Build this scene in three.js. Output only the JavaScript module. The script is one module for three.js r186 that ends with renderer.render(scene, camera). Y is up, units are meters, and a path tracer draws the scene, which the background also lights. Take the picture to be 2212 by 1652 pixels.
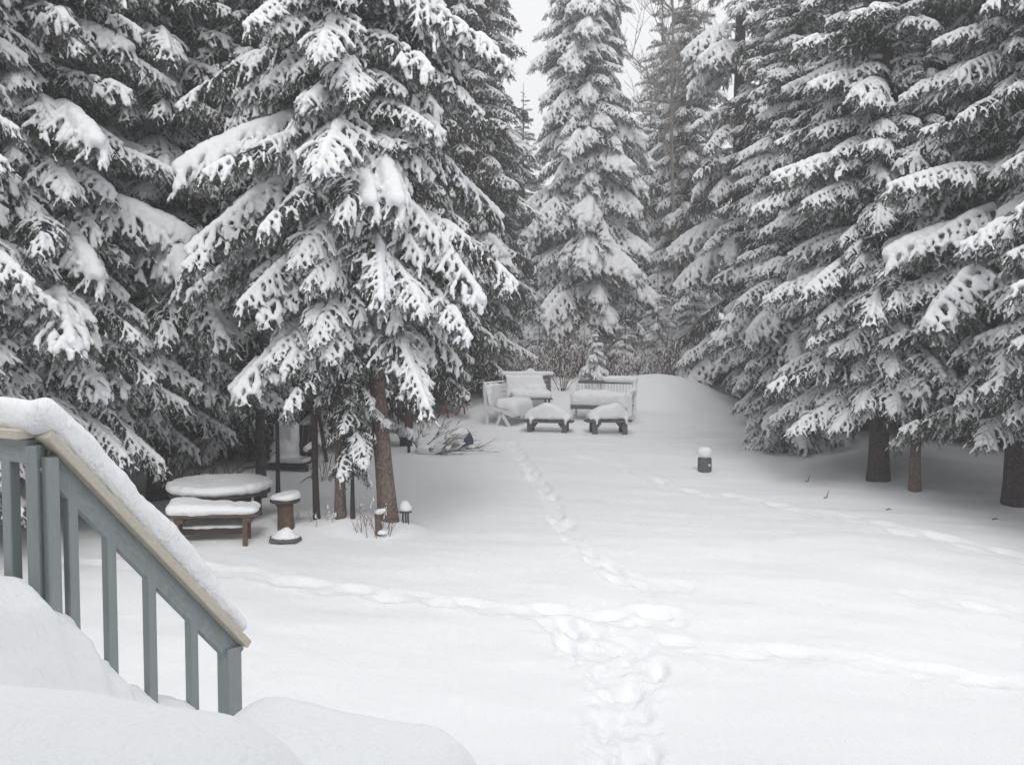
import * as THREE from 'three';
import { mergeGeometries } from 'three/addons/utils/BufferGeometryUtils.js';
import { RoundedBoxGeometry } from 'three/addons/geometries/RoundedBoxGeometry.js';
import { ImprovedNoise } from 'three/addons/math/ImprovedNoise.js';

// ---------------------------------------------------------------- camera, sky, light, exposure
const scene = new THREE.Scene();
const EYE = 2.9, PITCH = 3 * Math.PI / 180, FOC = 943;      // metres, radians, focal length in 1024-wide pixels
const camera = new THREE.PerspectiveCamera(2 * Math.atan(382 / FOC) * 180 / Math.PI, 1024 / 764, 0.1, 400);
camera.position.set(0, EYE, 0);
camera.rotation.set(-PITCH, 0, 0);
scene.add(camera);
const renderer = new THREE.WebGLRenderer({ antialias: true });
renderer.toneMapping = THREE.LinearToneMapping;
renderer.toneMappingExposure = 1.4;
renderer.shadowMap.enabled = true;

const SUN = new THREE.Vector3(0.02, 0.72, 0.69).normalize();
{ // overcast sky: an even white cloud layer, a little brighter overhead and where the sun stands behind it
  const w = 128, h = 64, d = new Float32Array(w * h * 4), v = new THREE.Vector3();
  for (let j = 0; j < h; j++) for (let i = 0; i < w; i++) {
    const th = (j + 0.5) / h * Math.PI - Math.PI / 2, ph = ((i + 0.5) / w - 0.5) * 2 * Math.PI;
    v.set(Math.cos(th) * Math.cos(ph), Math.sin(th), Math.cos(th) * Math.sin(ph));
    const up = Math.max(0, v.y), g = Math.max(0, v.dot(SUN));
    let L = 0.86 + 0.24 * up + 0.12 * g ** 4;
    if (v.y < 0) L *= Math.max(0.6, 1 + v.y * 2);
    const k = (j * w + i) * 4;
    d[k] = L * 0.99; d[k + 1] = L * 0.995; d[k + 2] = L * 1.02; d[k + 3] = 1;
  }
  const t = new THREE.DataTexture(d, w, h, THREE.RGBAFormat, THREE.FloatType);
  t.mapping = THREE.EquirectangularReflectionMapping; t.magFilter = THREE.LinearFilter; t.minFilter = THREE.LinearFilter; t.needsUpdate = true;
  scene.background = t; scene.environment = t;
}
const sun = new THREE.DirectionalLight(new THREE.Color(1, 0.985, 0.96), 1.05);
sun.position.copy(SUN).multiplyScalar(60).add(new THREE.Vector3(0, 0, -16)); sun.target.position.set(0, 0, -16);
sun.castShadow = true; sun.shadow.radius = 40; sun.shadow.mapSize.set(2048, 2048);
Object.assign(sun.shadow.camera, { left: -30, right: 30, top: 30, bottom: -30, near: 1, far: 120 });
scene.add(sun, sun.target);
scene.fog = new THREE.FogExp2(0xf3f3f4, 0.0084);

// ---------------------------------------------------------------- helpers
const rng = (s) => () => { s |= 0; s = s + 0x6D2B79F5 | 0; let t = Math.imul(s ^ s >>> 15, 1 | s); t = t + Math.imul(t ^ t >>> 7, 61 | t) ^ t; return ((t ^ t >>> 14) >>> 0) / 4294967296; };
const PN = new ImprovedNoise();
const noise = (x, y, z = 0.37) => PN.noise(x, y, z);
const fbm = (x, y, z = 0.37) => noise(x, y, z) + 0.5 * noise(2.03 * x, 2.03 * y, 2.03 * z + 7) + 0.25 * noise(4.1 * x, 4.1 * y, 4.1 * z + 13);
const sstep = (a, b, x) => { const t = Math.min(1, Math.max(0, (x - a) / (b - a))); return t * t * (3 - 2 * t); };
const hyp = (a, b, c = 0) => Math.sqrt(a * a + b * b + c * c);
const lerp = (a, b, t) => a + (b - a) * t;
const V = (x, y, z) => new THREE.Vector3(x, y, z);
const used = {};
const numbered = (n) => { const k = used[n] = (used[n] ?? -1) + 1; return k ? `${n}_${String(k).padStart(3, '0')}` : n; };
function tag(o, label, category, group, kind) {
  o.userData.label = label; if (category) o.userData.category = category; if (group) o.userData.group = group; if (kind) o.userData.kind = kind; return o;
}
function thing(name, label, category, pos = [0, 0, 0], turn = 0, group) {
  const o = new THREE.Group(); o.name = numbered(name); o.position.set(...pos); o.rotation.y = turn; scene.add(o); return tag(o, label, category, group);
}
function part(name, geo, mat, parent) {
  const m = new THREE.Mesh(geo, mat); m.name = name; m.castShadow = m.receiveShadow = true; parent.add(m); return m;
}
const flat = (list) => mergeGeometries(list.map((g) => { const n = g.index ? g.toNonIndexed() : g; for (const k of Object.keys(n.attributes)) if (!['position', 'normal', 'uv'].includes(k)) n.deleteAttribute(k); return n; }));
function box(w, h, d, x = 0, y = 0, z = 0, rx = 0, ry = 0, rz = 0, r = 0.006) {
  const g = new RoundedBoxGeometry(w, h, d, 2, Math.min(r, w / 3, h / 3, d / 3));
  g.applyMatrix4(new THREE.Matrix4().compose(V(x, y, z), new THREE.Quaternion().setFromEuler(new THREE.Euler(rx, ry, rz)), V(1, 1, 1))); return g;
}
const UPV = V(0, 1, 0);
function beam(a, b, w, h, roll = 0) {              // a board from a to b, w across, h tall
  const d = b.clone().sub(a), L = d.length(), x = d.clone().normalize(), z = x.clone().cross(UPV); if (z.length() < 1e-4) z.set(0, 0, 1); z.normalize(); const y = z.clone().cross(x);
  const g = new RoundedBoxGeometry(L, h, w, 2, Math.min(0.006, w / 3, h / 3)); if (roll) g.rotateX(roll);
  g.applyMatrix4(new THREE.Matrix4().makeBasis(x, y, z).setPosition(a.clone().add(b).multiplyScalar(0.5))); return g;
}
function tube(pts, radii, seg = 6) {                // tapered tube through points
  const pos = [], uv = [], idx = [], n = pts.length; let ref = V(0.31, 0.2, 0.93), run = 0;
  for (let i = 0; i < n; i++) {
    const t = pts[Math.min(n - 1, i + 1)].clone().sub(pts[Math.max(0, i - 1)]).normalize();
    const a = ref.clone().cross(t).normalize(), b = t.clone().cross(a); if (i) run += pts[i].distanceTo(pts[i - 1]);
    for (let k = 0; k <= seg; k++) {
      const f = k / seg * Math.PI * 2, r = typeof radii === 'function' ? radii(i / (n - 1), f, run) : radii[i];
      const p = pts[i].clone().addScaledVector(a, Math.cos(f) * r).addScaledVector(b, Math.sin(f) * r); pos.push(p.x, p.y, p.z); uv.push(k / seg, run);
    }
  }
  for (let i = 0; i < n - 1; i++) for (let k = 0; k < seg; k++) { const a = i * (seg + 1) + k, b = a + seg + 1; idx.push(a, a + 1, b, b, a + 1, b + 1); }
  const g = new THREE.BufferGeometry(); g.setAttribute('position', new THREE.Float32BufferAttribute(pos, 3)); g.setAttribute('uv', new THREE.Float32BufferAttribute(uv, 2)); g.setIndex(idx); g.computeVertexNormals(); return g;
}
// a soft union of capsules and other distance shapes on a grid, meshed by surface nets: heaped snow
class Field {
  constructor(lo, hi, cell, k) {
    this.lo = lo; this.c = cell; this.k = k; this.n = [0, 1, 2].map((i) => Math.ceil((hi[i] - lo[i]) / cell) + 1);
    this.S = new Float32Array(this.n[0] * this.n[1] * this.n[2]);
  }
  add(fn, lo, hi) {
    const { n, c, k } = this, m = 3.2 / k, a = [], b = [];
    for (let i = 0; i < 3; i++) { a[i] = Math.max(0, Math.floor((lo[i] - m - this.lo[i]) / c)); b[i] = Math.min(n[i] - 1, Math.ceil((hi[i] + m - this.lo[i]) / c)); }
    for (let z = a[2]; z <= b[2]; z++) for (let y = a[1]; y <= b[1]; y++) for (let x = a[0]; x <= b[0]; x++) {
      const d = fn(this.lo[0] + x * c, this.lo[1] + y * c, this.lo[2] + z * c);
      if (d < m) this.S[(z * n[1] + y) * n[0] + x] += Math.exp(-k * Math.max(d, -6 / k));
    }
  }
  capsule(p, q, ra, rb) {
    const r = Math.max(ra, rb), dx = q.x - p.x, dy = q.y - p.y, dz = q.z - p.z, L2 = dx * dx + dy * dy + dz * dz + 1e-9;
    this.add((x, y, z) => {
      const ax = x - p.x, ay = y - p.y, az = z - p.z, t = Math.min(1, Math.max(0, (ax * dx + ay * dy + az * dz) / L2));
      const ex = ax - t * dx, ey = ay - t * dy, ez = az - t * dz; return Math.sqrt(ex * ex + ey * ey + ez * ez) - (ra + (rb - ra) * t);
    }, [Math.min(p.x, q.x) - r, Math.min(p.y, q.y) - r, Math.min(p.z, q.z) - r], [Math.max(p.x, q.x) + r, Math.max(p.y, q.y) + r, Math.max(p.z, q.z) + r]);
  }
  ball(x0, y0, z0, rx, ry, rz) {
    const m = Math.min(rx, ry, rz);
    this.add((x, y, z) => { const l = hyp((x - x0) / rx, (y - y0) / ry, (z - z0) / rz); return (l - 1) * m; }, [x0 - rx, y0 - ry, z0 - rz], [x0 + rx, y0 + ry, z0 + rz]);
  }
  slab(x0, y0, z0, hx, hy, hz, r) {                  // rounded box
    this.add((x, y, z) => {
      const a = Math.abs(x - x0) - hx + r, b = Math.abs(y - y0) - hy + r, e = Math.abs(z - z0) - hz + r;
      return hyp(Math.max(a, 0), Math.max(b, 0), Math.max(e, 0)) + Math.min(Math.max(a, b, e), 0) - r;
    }, [x0 - hx, y0 - hy, z0 - hz], [x0 + hx, y0 + hy, z0 + hz]);
  }
  mesh(rough = 0, freq = 8) {
    const { n, c, k, S, lo } = this, [nx, ny, nz] = n, F = new Float32Array(S.length);
    for (let z = 0, i = 0; z < nz; z++) for (let y = 0; y < ny; y++) for (let x = 0; x < nx; x++, i++) {
      if (S[i] === 0) { F[i] = 0.2; continue; }
      const edge = x === 0 || y === 0 || z === 0 || x === nx - 1 || y === ny - 1 || z === nz - 1;
      F[i] = edge ? 0.05 : -Math.log(Math.max(S[i], 1e-5)) / k;
      if (rough && Math.abs(F[i]) < 3 * rough + c * 2) F[i] += rough * fbm((lo[0] + x * c) * freq, (lo[1] + y * c) * freq, (lo[2] + z * c) * freq);
    }
    const id = new Int32Array(S.length).fill(-1), pos = [], idx = [], at = (x, y, z) => (z * ny + y) * nx + x;
    const g = new Float32Array(8), X = 1, Y = nx, Z = nx * ny;
    for (let z = 0; z < nz - 1; z++) for (let y = 0; y < ny - 1; y++) for (let x = 0, i = at(0, y, z); x < nx - 1; x++, i++) {
      const m = (F[i] < 0) + (F[i + X] < 0) + (F[i + Y] < 0) + (F[i + X + Y] < 0) + (F[i + Z] < 0) + (F[i + X + Z] < 0) + (F[i + Y + Z] < 0) + (F[i + X + Y + Z] < 0);
      if (m === 0 || m === 8) continue;
      let s = 0, px = 0, py = 0, pz = 0;
      for (let q = 0; q < 8; q++) g[q] = F[i + (q & 1) + (q >> 1 & 1) * Y + (q >> 2) * Z];
      for (let q = 0; q < 8; q++) for (let e = 1; e < 8; e <<= 1) {
        if (q & e) continue; const r = q | e; if ((g[q] < 0) === (g[r] < 0)) continue;
        const t = g[q] / (g[q] - g[r]); px += (q & 1) + (e === 1 ? t : 0); py += (q >> 1 & 1) + (e === 2 ? t : 0); pz += (q >> 2) + (e === 4 ? t : 0); s++;
      }
      id[at(x, y, z)] = pos.length / 3; pos.push(lo[0] + (x + px / s) * c, lo[1] + (y + py / s) * c, lo[2] + (z + pz / s) * c);
    }
    const quad = (a, b, d, e, f) => f ? idx.push(a, b, d, a, d, e) : idx.push(a, d, b, a, e, d);
    for (let z = 1; z < nz - 1; z++) for (let y = 1; y < ny - 1; y++) for (let x = 1; x < nx - 1; x++) {
      const i = at(x, y, z), o = F[i] < 0, ox = F[i + X] < 0, oy = F[i + Y] < 0, oz = F[i + Z] < 0; if (o === ox && o === oy && o === oz) continue;
      if (o !== ox) quad(id[at(x, y - 1, z - 1)], id[at(x, y, z - 1)], id[at(x, y, z)], id[at(x, y - 1, z)], o);
      if (o !== oy) quad(id[at(x - 1, y, z - 1)], id[at(x - 1, y, z)], id[at(x, y, z)], id[at(x, y, z - 1)], o);
      if (o !== oz) quad(id[at(x - 1, y - 1, z)], id[at(x, y - 1, z)], id[at(x, y, z)], id[at(x - 1, y, z)], o);
    }
    const geo = new THREE.BufferGeometry(); const uv = []; for (let i = 0; i < pos.length; i += 3) uv.push((pos[i] + 0.3 * pos[i + 1]) / 0.6, (pos[i + 2] + 0.8 * pos[i + 1]) / 0.6);
    geo.setAttribute('position', new THREE.Float32BufferAttribute(pos, 3)); geo.setAttribute('uv', new THREE.Float32BufferAttribute(uv, 2)); geo.setIndex(idx); geo.computeVertexNormals();
    return geo;
  }
}

// ---------------------------------------------------------------- materials
function grain(w, h, f, repeat, colour = true) {
  const d = new Uint8Array(w * h * 4);
  for (let j = 0; j < h; j++) for (let i = 0; i < w; i++) { const c = f(i / w, j / h), k = (j * w + i) * 4; d[k] = c[0] * 255; d[k + 1] = c[1] * 255; d[k + 2] = c[2] * 255; d[k + 3] = 255; }
  const t = new THREE.DataTexture(d, w, h); t.wrapS = t.wrapT = THREE.RepeatWrapping; t.magFilter = THREE.LinearFilter; t.minFilter = THREE.LinearMipmapLinearFilter; t.generateMipmaps = true;
  if (colour) t.colorSpace = THREE.SRGBColorSpace; t.repeat.set(...repeat); t.needsUpdate = true; return t;
}
const std = (r, g, b, rough = 0.9, extra = {}) => new THREE.MeshStandardMaterial({ color: new THREE.Color().setRGB(r, g, b), roughness: rough, ...extra });
const per = (f, u, v, a, b) => { const s = 2 * Math.PI; return f(Math.cos(u * s) * a, Math.sin(u * s) * a, Math.cos(v * s) * b + Math.sin(v * s) * b * 1.7); };
const barkMap = (base, vary) => grain(128, 256, (u, v) => {
  const p = 0.5 + 0.5 * per(fbm, u, v, 3.2, 2.1), q = 0.5 + 0.6 * per(noise, u, v, 9, 7);
  const k = Math.min(1, Math.max(0, p)), m = Math.min(1, Math.max(0, q)); return base.map((c, i) => Math.min(1, Math.max(0, c * (0.62 + 0.5 * k) + vary[i] * (m - 0.4))));
}, [1, 1]);
const M = {
  snow: std(0.86, 0.865, 0.875, 0.85),
  treeSnow: std(0.83, 0.835, 0.845, 0.9),
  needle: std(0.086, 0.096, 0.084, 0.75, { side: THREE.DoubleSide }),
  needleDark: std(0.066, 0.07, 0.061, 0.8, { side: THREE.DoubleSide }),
  twig: std(0.075, 0.06, 0.05, 0.9),
  bark: std(1, 1, 1, 0.95, { map: barkMap([0.47, 0.42, 0.395], [0.3, 0.26, 0.25]) }),
  barkDark: std(1, 1, 1, 0.95, { map: barkMap([0.3, 0.27, 0.262], [0.2, 0.18, 0.18]) }),
  stem: std(0.13, 0.092, 0.075, 0.9),
  aspen: std(0.26, 0.24, 0.22, 0.9),
  paint: std(0.33, 0.365, 0.368, 0.6, { map: grain(128, 256, (u, v) => { const k = 0.92 + 0.07 * per(fbm, u, v, 7, 0.6) + 0.05 * per(fbm, u, v, 3, 4), w = per(fbm, u, v, 5, 2.2) > 0.85 ? 0.84 : 1; return [k * w, k * w, k * w * 0.995].map((x) => Math.min(1, x)); }, [1, 1]) }),
  cream: std(0.63, 0.585, 0.5, 0.65, { map: grain(128, 128, (u, v) => { const k = 0.94 + 0.06 * per(fbm, u, v, 6, 1.5); return [k, k, k * 0.99]; }, [2, 1]) }),
  wood: std(1, 1, 1, 0.85, { map: grain(128, 128, (u, v) => { const k = 0.8 + 0.25 * per(fbm, u, v, 1.5, 9); return [0.45 * k, 0.375 * k, 0.33 * k]; }, [1, 1]) }),
  darkWood: std(1, 1, 1, 0.85, { map: grain(128, 128, (u, v) => { const k = 0.8 + 0.25 * per(fbm, u, v, 1.5, 9); return [0.33 * k, 0.285 * k, 0.27 * k]; }, [1, 1]) }),
  greyWood: std(1, 1, 1, 0.85, { map: grain(128, 128, (u, v) => { const k = 0.88 + 0.2 * per(fbm, u, v, 1.5, 9); return [0.42 * k, 0.42 * k, 0.44 * k]; }, [1, 1]) }),
  white: std(0.7, 0.7, 0.7, 0.6),
  red: std(0.16, 0.035, 0.035, 0.5),
  blue: std(0.03, 0.042, 0.09, 0.5),
  black: std(0.03, 0.035, 0.045, 0.6),
  iron: std(0.06, 0.06, 0.065, 0.6),
};
M.bark.bumpMap = grain(128, 256, (u, v) => { const k = Math.min(1, Math.max(0, 0.5 + 0.5 * per(fbm, u, v, 4.5, 3.2))); return [k, k, k]; }, [1, 1], false); M.bark.bumpScale = 0.03;
M.barkDark.bumpMap = M.bark.bumpMap; M.barkDark.bumpScale = 0.03;
{
  const b = grain(256, 256, (u, v) => { const k = Math.min(1, Math.max(0, 0.5 + 0.3 * per(fbm, u, v, 7, 4.2) + 0.2 * per(noise, u, v, 21, 12))); return [k, k, k]; }, [1, 1], false);
  M.snow.bumpMap = b; M.snow.bumpScale = 0.009;
}

// ---------------------------------------------------------------- the lie of the land
const Q = 0.46293;                                   // photo measures (2212 wide) to 1024 wide
const LAND = [[-60, -0.6], [0, 0], [6, 0.02], [8, 0.12], [11, 0.45], [13, 0.5], [15.5, 0.6], [18, 0.68], [20.5, 0.74], [22.5, 0.95], [25, 1.28], [28, 1.65], [33, 2.2], [45, 2.9], [80, 3.2], [200, 4]];
function land(d) {
  let i = 1; while (i < LAND.length - 2 && LAND[i + 1][0] < d) i++;
  const [x0, y0] = LAND[i], [x1, y1] = LAND[i + 1], t = Math.max(0, Math.min(1, (d - x0) / (x1 - x0))), m = (a, b) => (LAND[b][1] - LAND[a][1]) / (LAND[b][0] - LAND[a][0]);
  const m0 = m(i - 1, i + 1), m1 = i + 2 < LAND.length ? m(i, i + 2) : m(i, i + 1), w = x1 - x0, t2 = t * t, t3 = t2 * t;
  return (2 * t3 - 3 * t2 + 1) * y0 + (t3 - 2 * t2 + t) * w * m0 + (-2 * t3 + 3 * t2) * y1 + (t3 - t2) * w * m1;
}
const hump = (x, z, cx, cz, rx, rz, h) => { const q = ((x - cx) / rx) ** 2 + ((z - cz) / rz) ** 2; return q < 1 ? h * (1 - q) ** 2 * (1 + 0.6 * q) : 0; };
function smoothGround(x, z) {
  const d = -z; let y = land(d);
  const side = x / Math.max(6, d);
  y += 0.25 * sstep(0.28, 0.42, side) * sstep(12.5, 16.5, d) * (1 - sstep(19, 24, d));
  y -= 0.12 * sstep(0.36, 0.6, side) * (1 - sstep(9, 14, d)) * sstep(6, 9, d);
  y += hump(x, z, 3.75, -24.3, 2.2, 1.7, 0.62) + hump(x, z, 1.4, -24.2, 1.6, 1.2, 0.16) + hump(x, z, -0.5, -25, 1.6, 1.2, 0.14);
  y += hump(x, z, -2.6, -11.9, 1.3, 1.0, 0.1) + hump(x, z, -1.75, -11.6, 0.8, 0.6, 0.14) + hump(x, z, 6.2, -15.6, 1.6, 1.2, 0.12);
  y += 0.035 * fbm(x * 0.32 + 3, z * 0.32, 1.7) * sstep(2, 8, d);
  y += 0.028 * fbm(x * 0.55 + 0.25 * z + 11, z * 1.5 - 0.35 * x, 4.2) * sstep(4.5, 9, d) * (1 - 0.5 * sstep(18, 26, d));
  return y;
}
function hit(qx, qy) {                               // where the sight line through a photo point meets the snow
  const dir = V((qx * Q - 512) / FOC, -(qy * Q - 382) / FOC, -1).applyAxisAngle(V(1, 0, 0), -PITCH);
  let lo = 3, hi = 60; for (let s = 3; s < 60; s += 0.1) { if (EYE + dir.y * s < smoothGround(dir.x * s, dir.z * s)) { hi = s; lo = s - 0.1; break; } }
  for (let i = 0; i < 20; i++) { const m = (lo + hi) / 2; if (EYE + dir.y * m < smoothGround(dir.x * m, dir.z * m)) hi = m; else lo = m; }
  return V(dir.x * hi, EYE + dir.y * hi, dir.z * hi);
}
const at = (qx, qy, D) => { const dir = V((qx * Q - 512) / FOC, -(qy * Q - 382) / FOC, -1).applyAxisAngle(V(1, 0, 0), -PITCH); dir.multiplyScalar(D / -dir.z); return dir.add(V(0, EYE, 0)); };
const onGround = (qx, D, sink = 0) => { const x = (qx * Q - 512) / FOC * D; return V(x, smoothGround(x, -D) - sink, -D); };

// tracks trodden in the snow: points measured on the photograph, width, depth
const TRACKS = [
  { w: 0.11, d: 0.075, step: 0.3, p: [[1105, 955], [1135, 1000], [1180, 1060], [1205, 1120], [1240, 1165], [1285, 1205], [1340, 1245], [1400, 1275]] },
  { w: 0.12, d: 0.055, step: 0.3, p: [[100, 1212], [270, 1220], [470, 1230], [600, 1250], [760, 1275], [900, 1290], [1050, 1312], [1180, 1330]] },
  { w: 0.13, d: 0.05, step: 0.4, p: [[1430, 1385], [1560, 1400], [1700, 1410], [1850, 1425], [2000, 1450], [2220, 1480]] },
  { w: 0.16, d: 0.05, step: 0.4, p: [[1560, 1068], [1700, 1095], [1830, 1118], [1950, 1145], [2080, 1175], [2230, 1215]] },
  { w: 0.12, d: 0.05, step: 0.4, p: [[1250, 985], [1330, 1005], [1440, 1050], [1560, 1075]] },
  { w: 0.19, d: 0.09, step: 0.3, p: [[1190, 1325], [1300, 1335], [1400, 1330], [1455, 1335]] },
  { w: 0.2, d: 0.125, step: 0.36, p: [[1200, 1345], [1255, 1400], [1310, 1440], [1345, 1490], [1330, 1560], [1335, 1620], [1330, 1700]] },
  { w: 0.15, d: 0.1, step: 0.36, p: [[1250, 1350], [1340, 1390], [1400, 1430], [1385, 1480], [1360, 1530], [1385, 1610], [1390, 1700]] },
  { w: 0.16, d: 0.06, step: 0.4, p: [[1330, 1240], [1420, 1262], [1480, 1268]] },
  { w: 0.2, d: 0.05, step: 0.6, p: [[1990, 1290], [2100, 1300], [2220, 1325]] },
].map((t) => { const c = t.p.map(([x, y]) => hit(x, y)); return { ...t, c, box: [Math.min(...c.map((p) => p.x)) - 1, Math.max(...c.map((p) => p.x)) + 1, Math.min(...c.map((p) => p.z)) - 1, Math.max(...c.map((p) => p.z)) + 1] }; });
const foot = rng(77);
const PRINTS = [];
for (const t of TRACKS) {
  let k = 0;
  for (let i = 0; i + 1 < t.c.length; i++) {
    const a = t.c[i], b = t.c[i + 1], L = hyp(b.x - a.x, b.z - a.z), n = Math.max(1, Math.round(L / t.step));
    for (let j = 0; j < n; j++, k++) {
      const f = (j + foot() * 0.4) / n, ux = (b.x - a.x) / L, uz = (b.z - a.z) / L, o = (k % 2 ? 1 : -1) * t.w * 0.45 + (foot() - 0.5) * 0.06;
      PRINTS.push({ x: a.x + (b.x - a.x) * f - uz * o, z: a.z + (b.z - a.z) * f + ux * o, ux, uz, l: 0.16 + 0.06 * foot(), w: 0.075 + 0.03 * foot(), d: t.d * (0.4 + 0.8 * foot()) });
    }
  }
}
const GRID = new Map();
PRINTS.forEach((p) => { for (let i = -1; i <= 1; i++) for (let j = -1; j <= 1; j++) { const k = Math.round(p.x / 0.5) + i + ',' + (Math.round(p.z / 0.5) + j); (GRID.get(k) ?? GRID.set(k, []).get(k)).push(p); } });
function ground(x, z) {
  let y = smoothGround(x, z), cut = 0, lump = 0;
  for (const t of TRACKS) {
    if (x < t.box[0] || x > t.box[1] || z < t.box[2] || z > t.box[3]) continue;
    let m = 9; for (let i = 0; i + 1 < t.c.length; i++) {
      const a = t.c[i], b = t.c[i + 1], dx = b.x - a.x, dz = b.z - a.z, f = Math.min(1, Math.max(0, ((x - a.x) * dx + (z - a.z) * dz) / (dx * dx + dz * dz)));
      m = Math.min(m, hyp(x - a.x - f * dx, z - a.z - f * dz));
    }
    const e = m + 0.07 * fbm(x * 4, z * 4, 9);
    cut = Math.max(cut, t.d * 0.45 * (1 - sstep(t.w * 0.5, t.w * 1.15, e)));
    lump = Math.max(lump, (1 - sstep(t.w * 1.0, t.w * 1.9, m)) * t.d);
  }
  for (const p of GRID.get(Math.round(x / 0.5) + ',' + Math.round(z / 0.5)) ?? []) {
    const dx = x - p.x, dz = z - p.z, a = (dx * p.ux + dz * p.uz) / p.l, b = (-dx * p.uz + dz * p.ux) / p.w, r = hyp(a, b);
    cut = Math.max(cut, p.d * (1 - sstep(0.55, 1.15, r))); y += 0.13 * p.d * Math.exp(-(((r - 1.45) / 0.3) ** 2));
  }
  return y - 0.8 * cut + 0.5 * lump * (0.3 * fbm(x * 6.5, z * 6.5, 2.5) + 0.32 * noise(x * 17, z * 17, 5.5));
}
{
  const ticks = (list) => { const o = []; for (const [a, b, s] of list) for (let v = a; v < b - 1e-6; v += s) o.push(v); o.push(list.at(-1)[1]); return o; };
  const xs = ticks([[-60, -30, 6], [-30, -9, 0.7], [-9, -4, 0.12], [-4, -1.8, 0.05], [-1.8, 2.8, 0.028], [2.8, 6, 0.045], [6, 12, 0.12], [12, 30, 0.6], [30, 60, 6]]);
  const ds = ticks([[-28, -4, 4], [-4, 4.8, 0.8], [4.8, 8.2, 0.03], [8.2, 12.5, 0.045], [12.5, 20, 0.075], [20, 27, 0.12], [27, 48, 0.6], [48, 72, 8]]);
  const pos = [], uv = [], idx = [], n = xs.length;
  for (const d of ds) for (const x of xs) { pos.push(x, ground(x, -d), -d); uv.push(x / 0.9, d / 0.9); }
  for (let j = 0; j + 1 < ds.length; j++) for (let i = 0; i + 1 < n; i++) { const a = j * n + i, b = a + n; idx.push(a, a + 1, b, b, a + 1, b + 1); }
  const g = new THREE.BufferGeometry(); g.setAttribute('position', new THREE.Float32BufferAttribute(pos, 3)); g.setAttribute('uv', new THREE.Float32BufferAttribute(uv, 2)); g.setIndex(idx); g.computeVertexNormals();
  const m = part('ground', g, M.snow, scene); tag(m, 'snow covered lawn with trodden tracks and a rise at its far end', null, null, 'structure');
}

// ---------------------------------------------------------------- spruce boughs: twigs, needles, and the snow lying on them
function needles(pos, nor, a, b, rnd, len, wide, step) {
  const d = b.clone().sub(a), L = d.length(); d.normalize();
  const u = d.clone().cross(Math.abs(d.y) > 0.9 ? V(1, 0, 0) : UPV).normalize(), v = d.clone().cross(u), n = Math.max(1, Math.round(L / step));
  for (let i = 0; i < n; i++) for (let s = 0; s < 3; s++) {
    const f = (i + rnd()) / n, w = (s + rnd() * 0.9) * 2.094, r = u.clone().multiplyScalar(Math.cos(w)).addScaledVector(v, Math.sin(w)), p = a.clone().addScaledVector(d, f * L);
    const t = p.clone().addScaledVector(d, len * 0.62).addScaledVector(r, len * (0.6 + 0.3 * rnd())), q = d.clone().cross(r).multiplyScalar(wide);
    pos.push(p.x - q.x, p.y - q.y, p.z - q.z, p.x + q.x, p.y + q.y, p.z + q.z, t.x, t.y, t.z);
    const m = r.addScaledVector(d, -0.3).normalize(); for (let k = 0; k < 3; k++) nor.push(m.x, m.y, m.z);
  }
}
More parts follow.
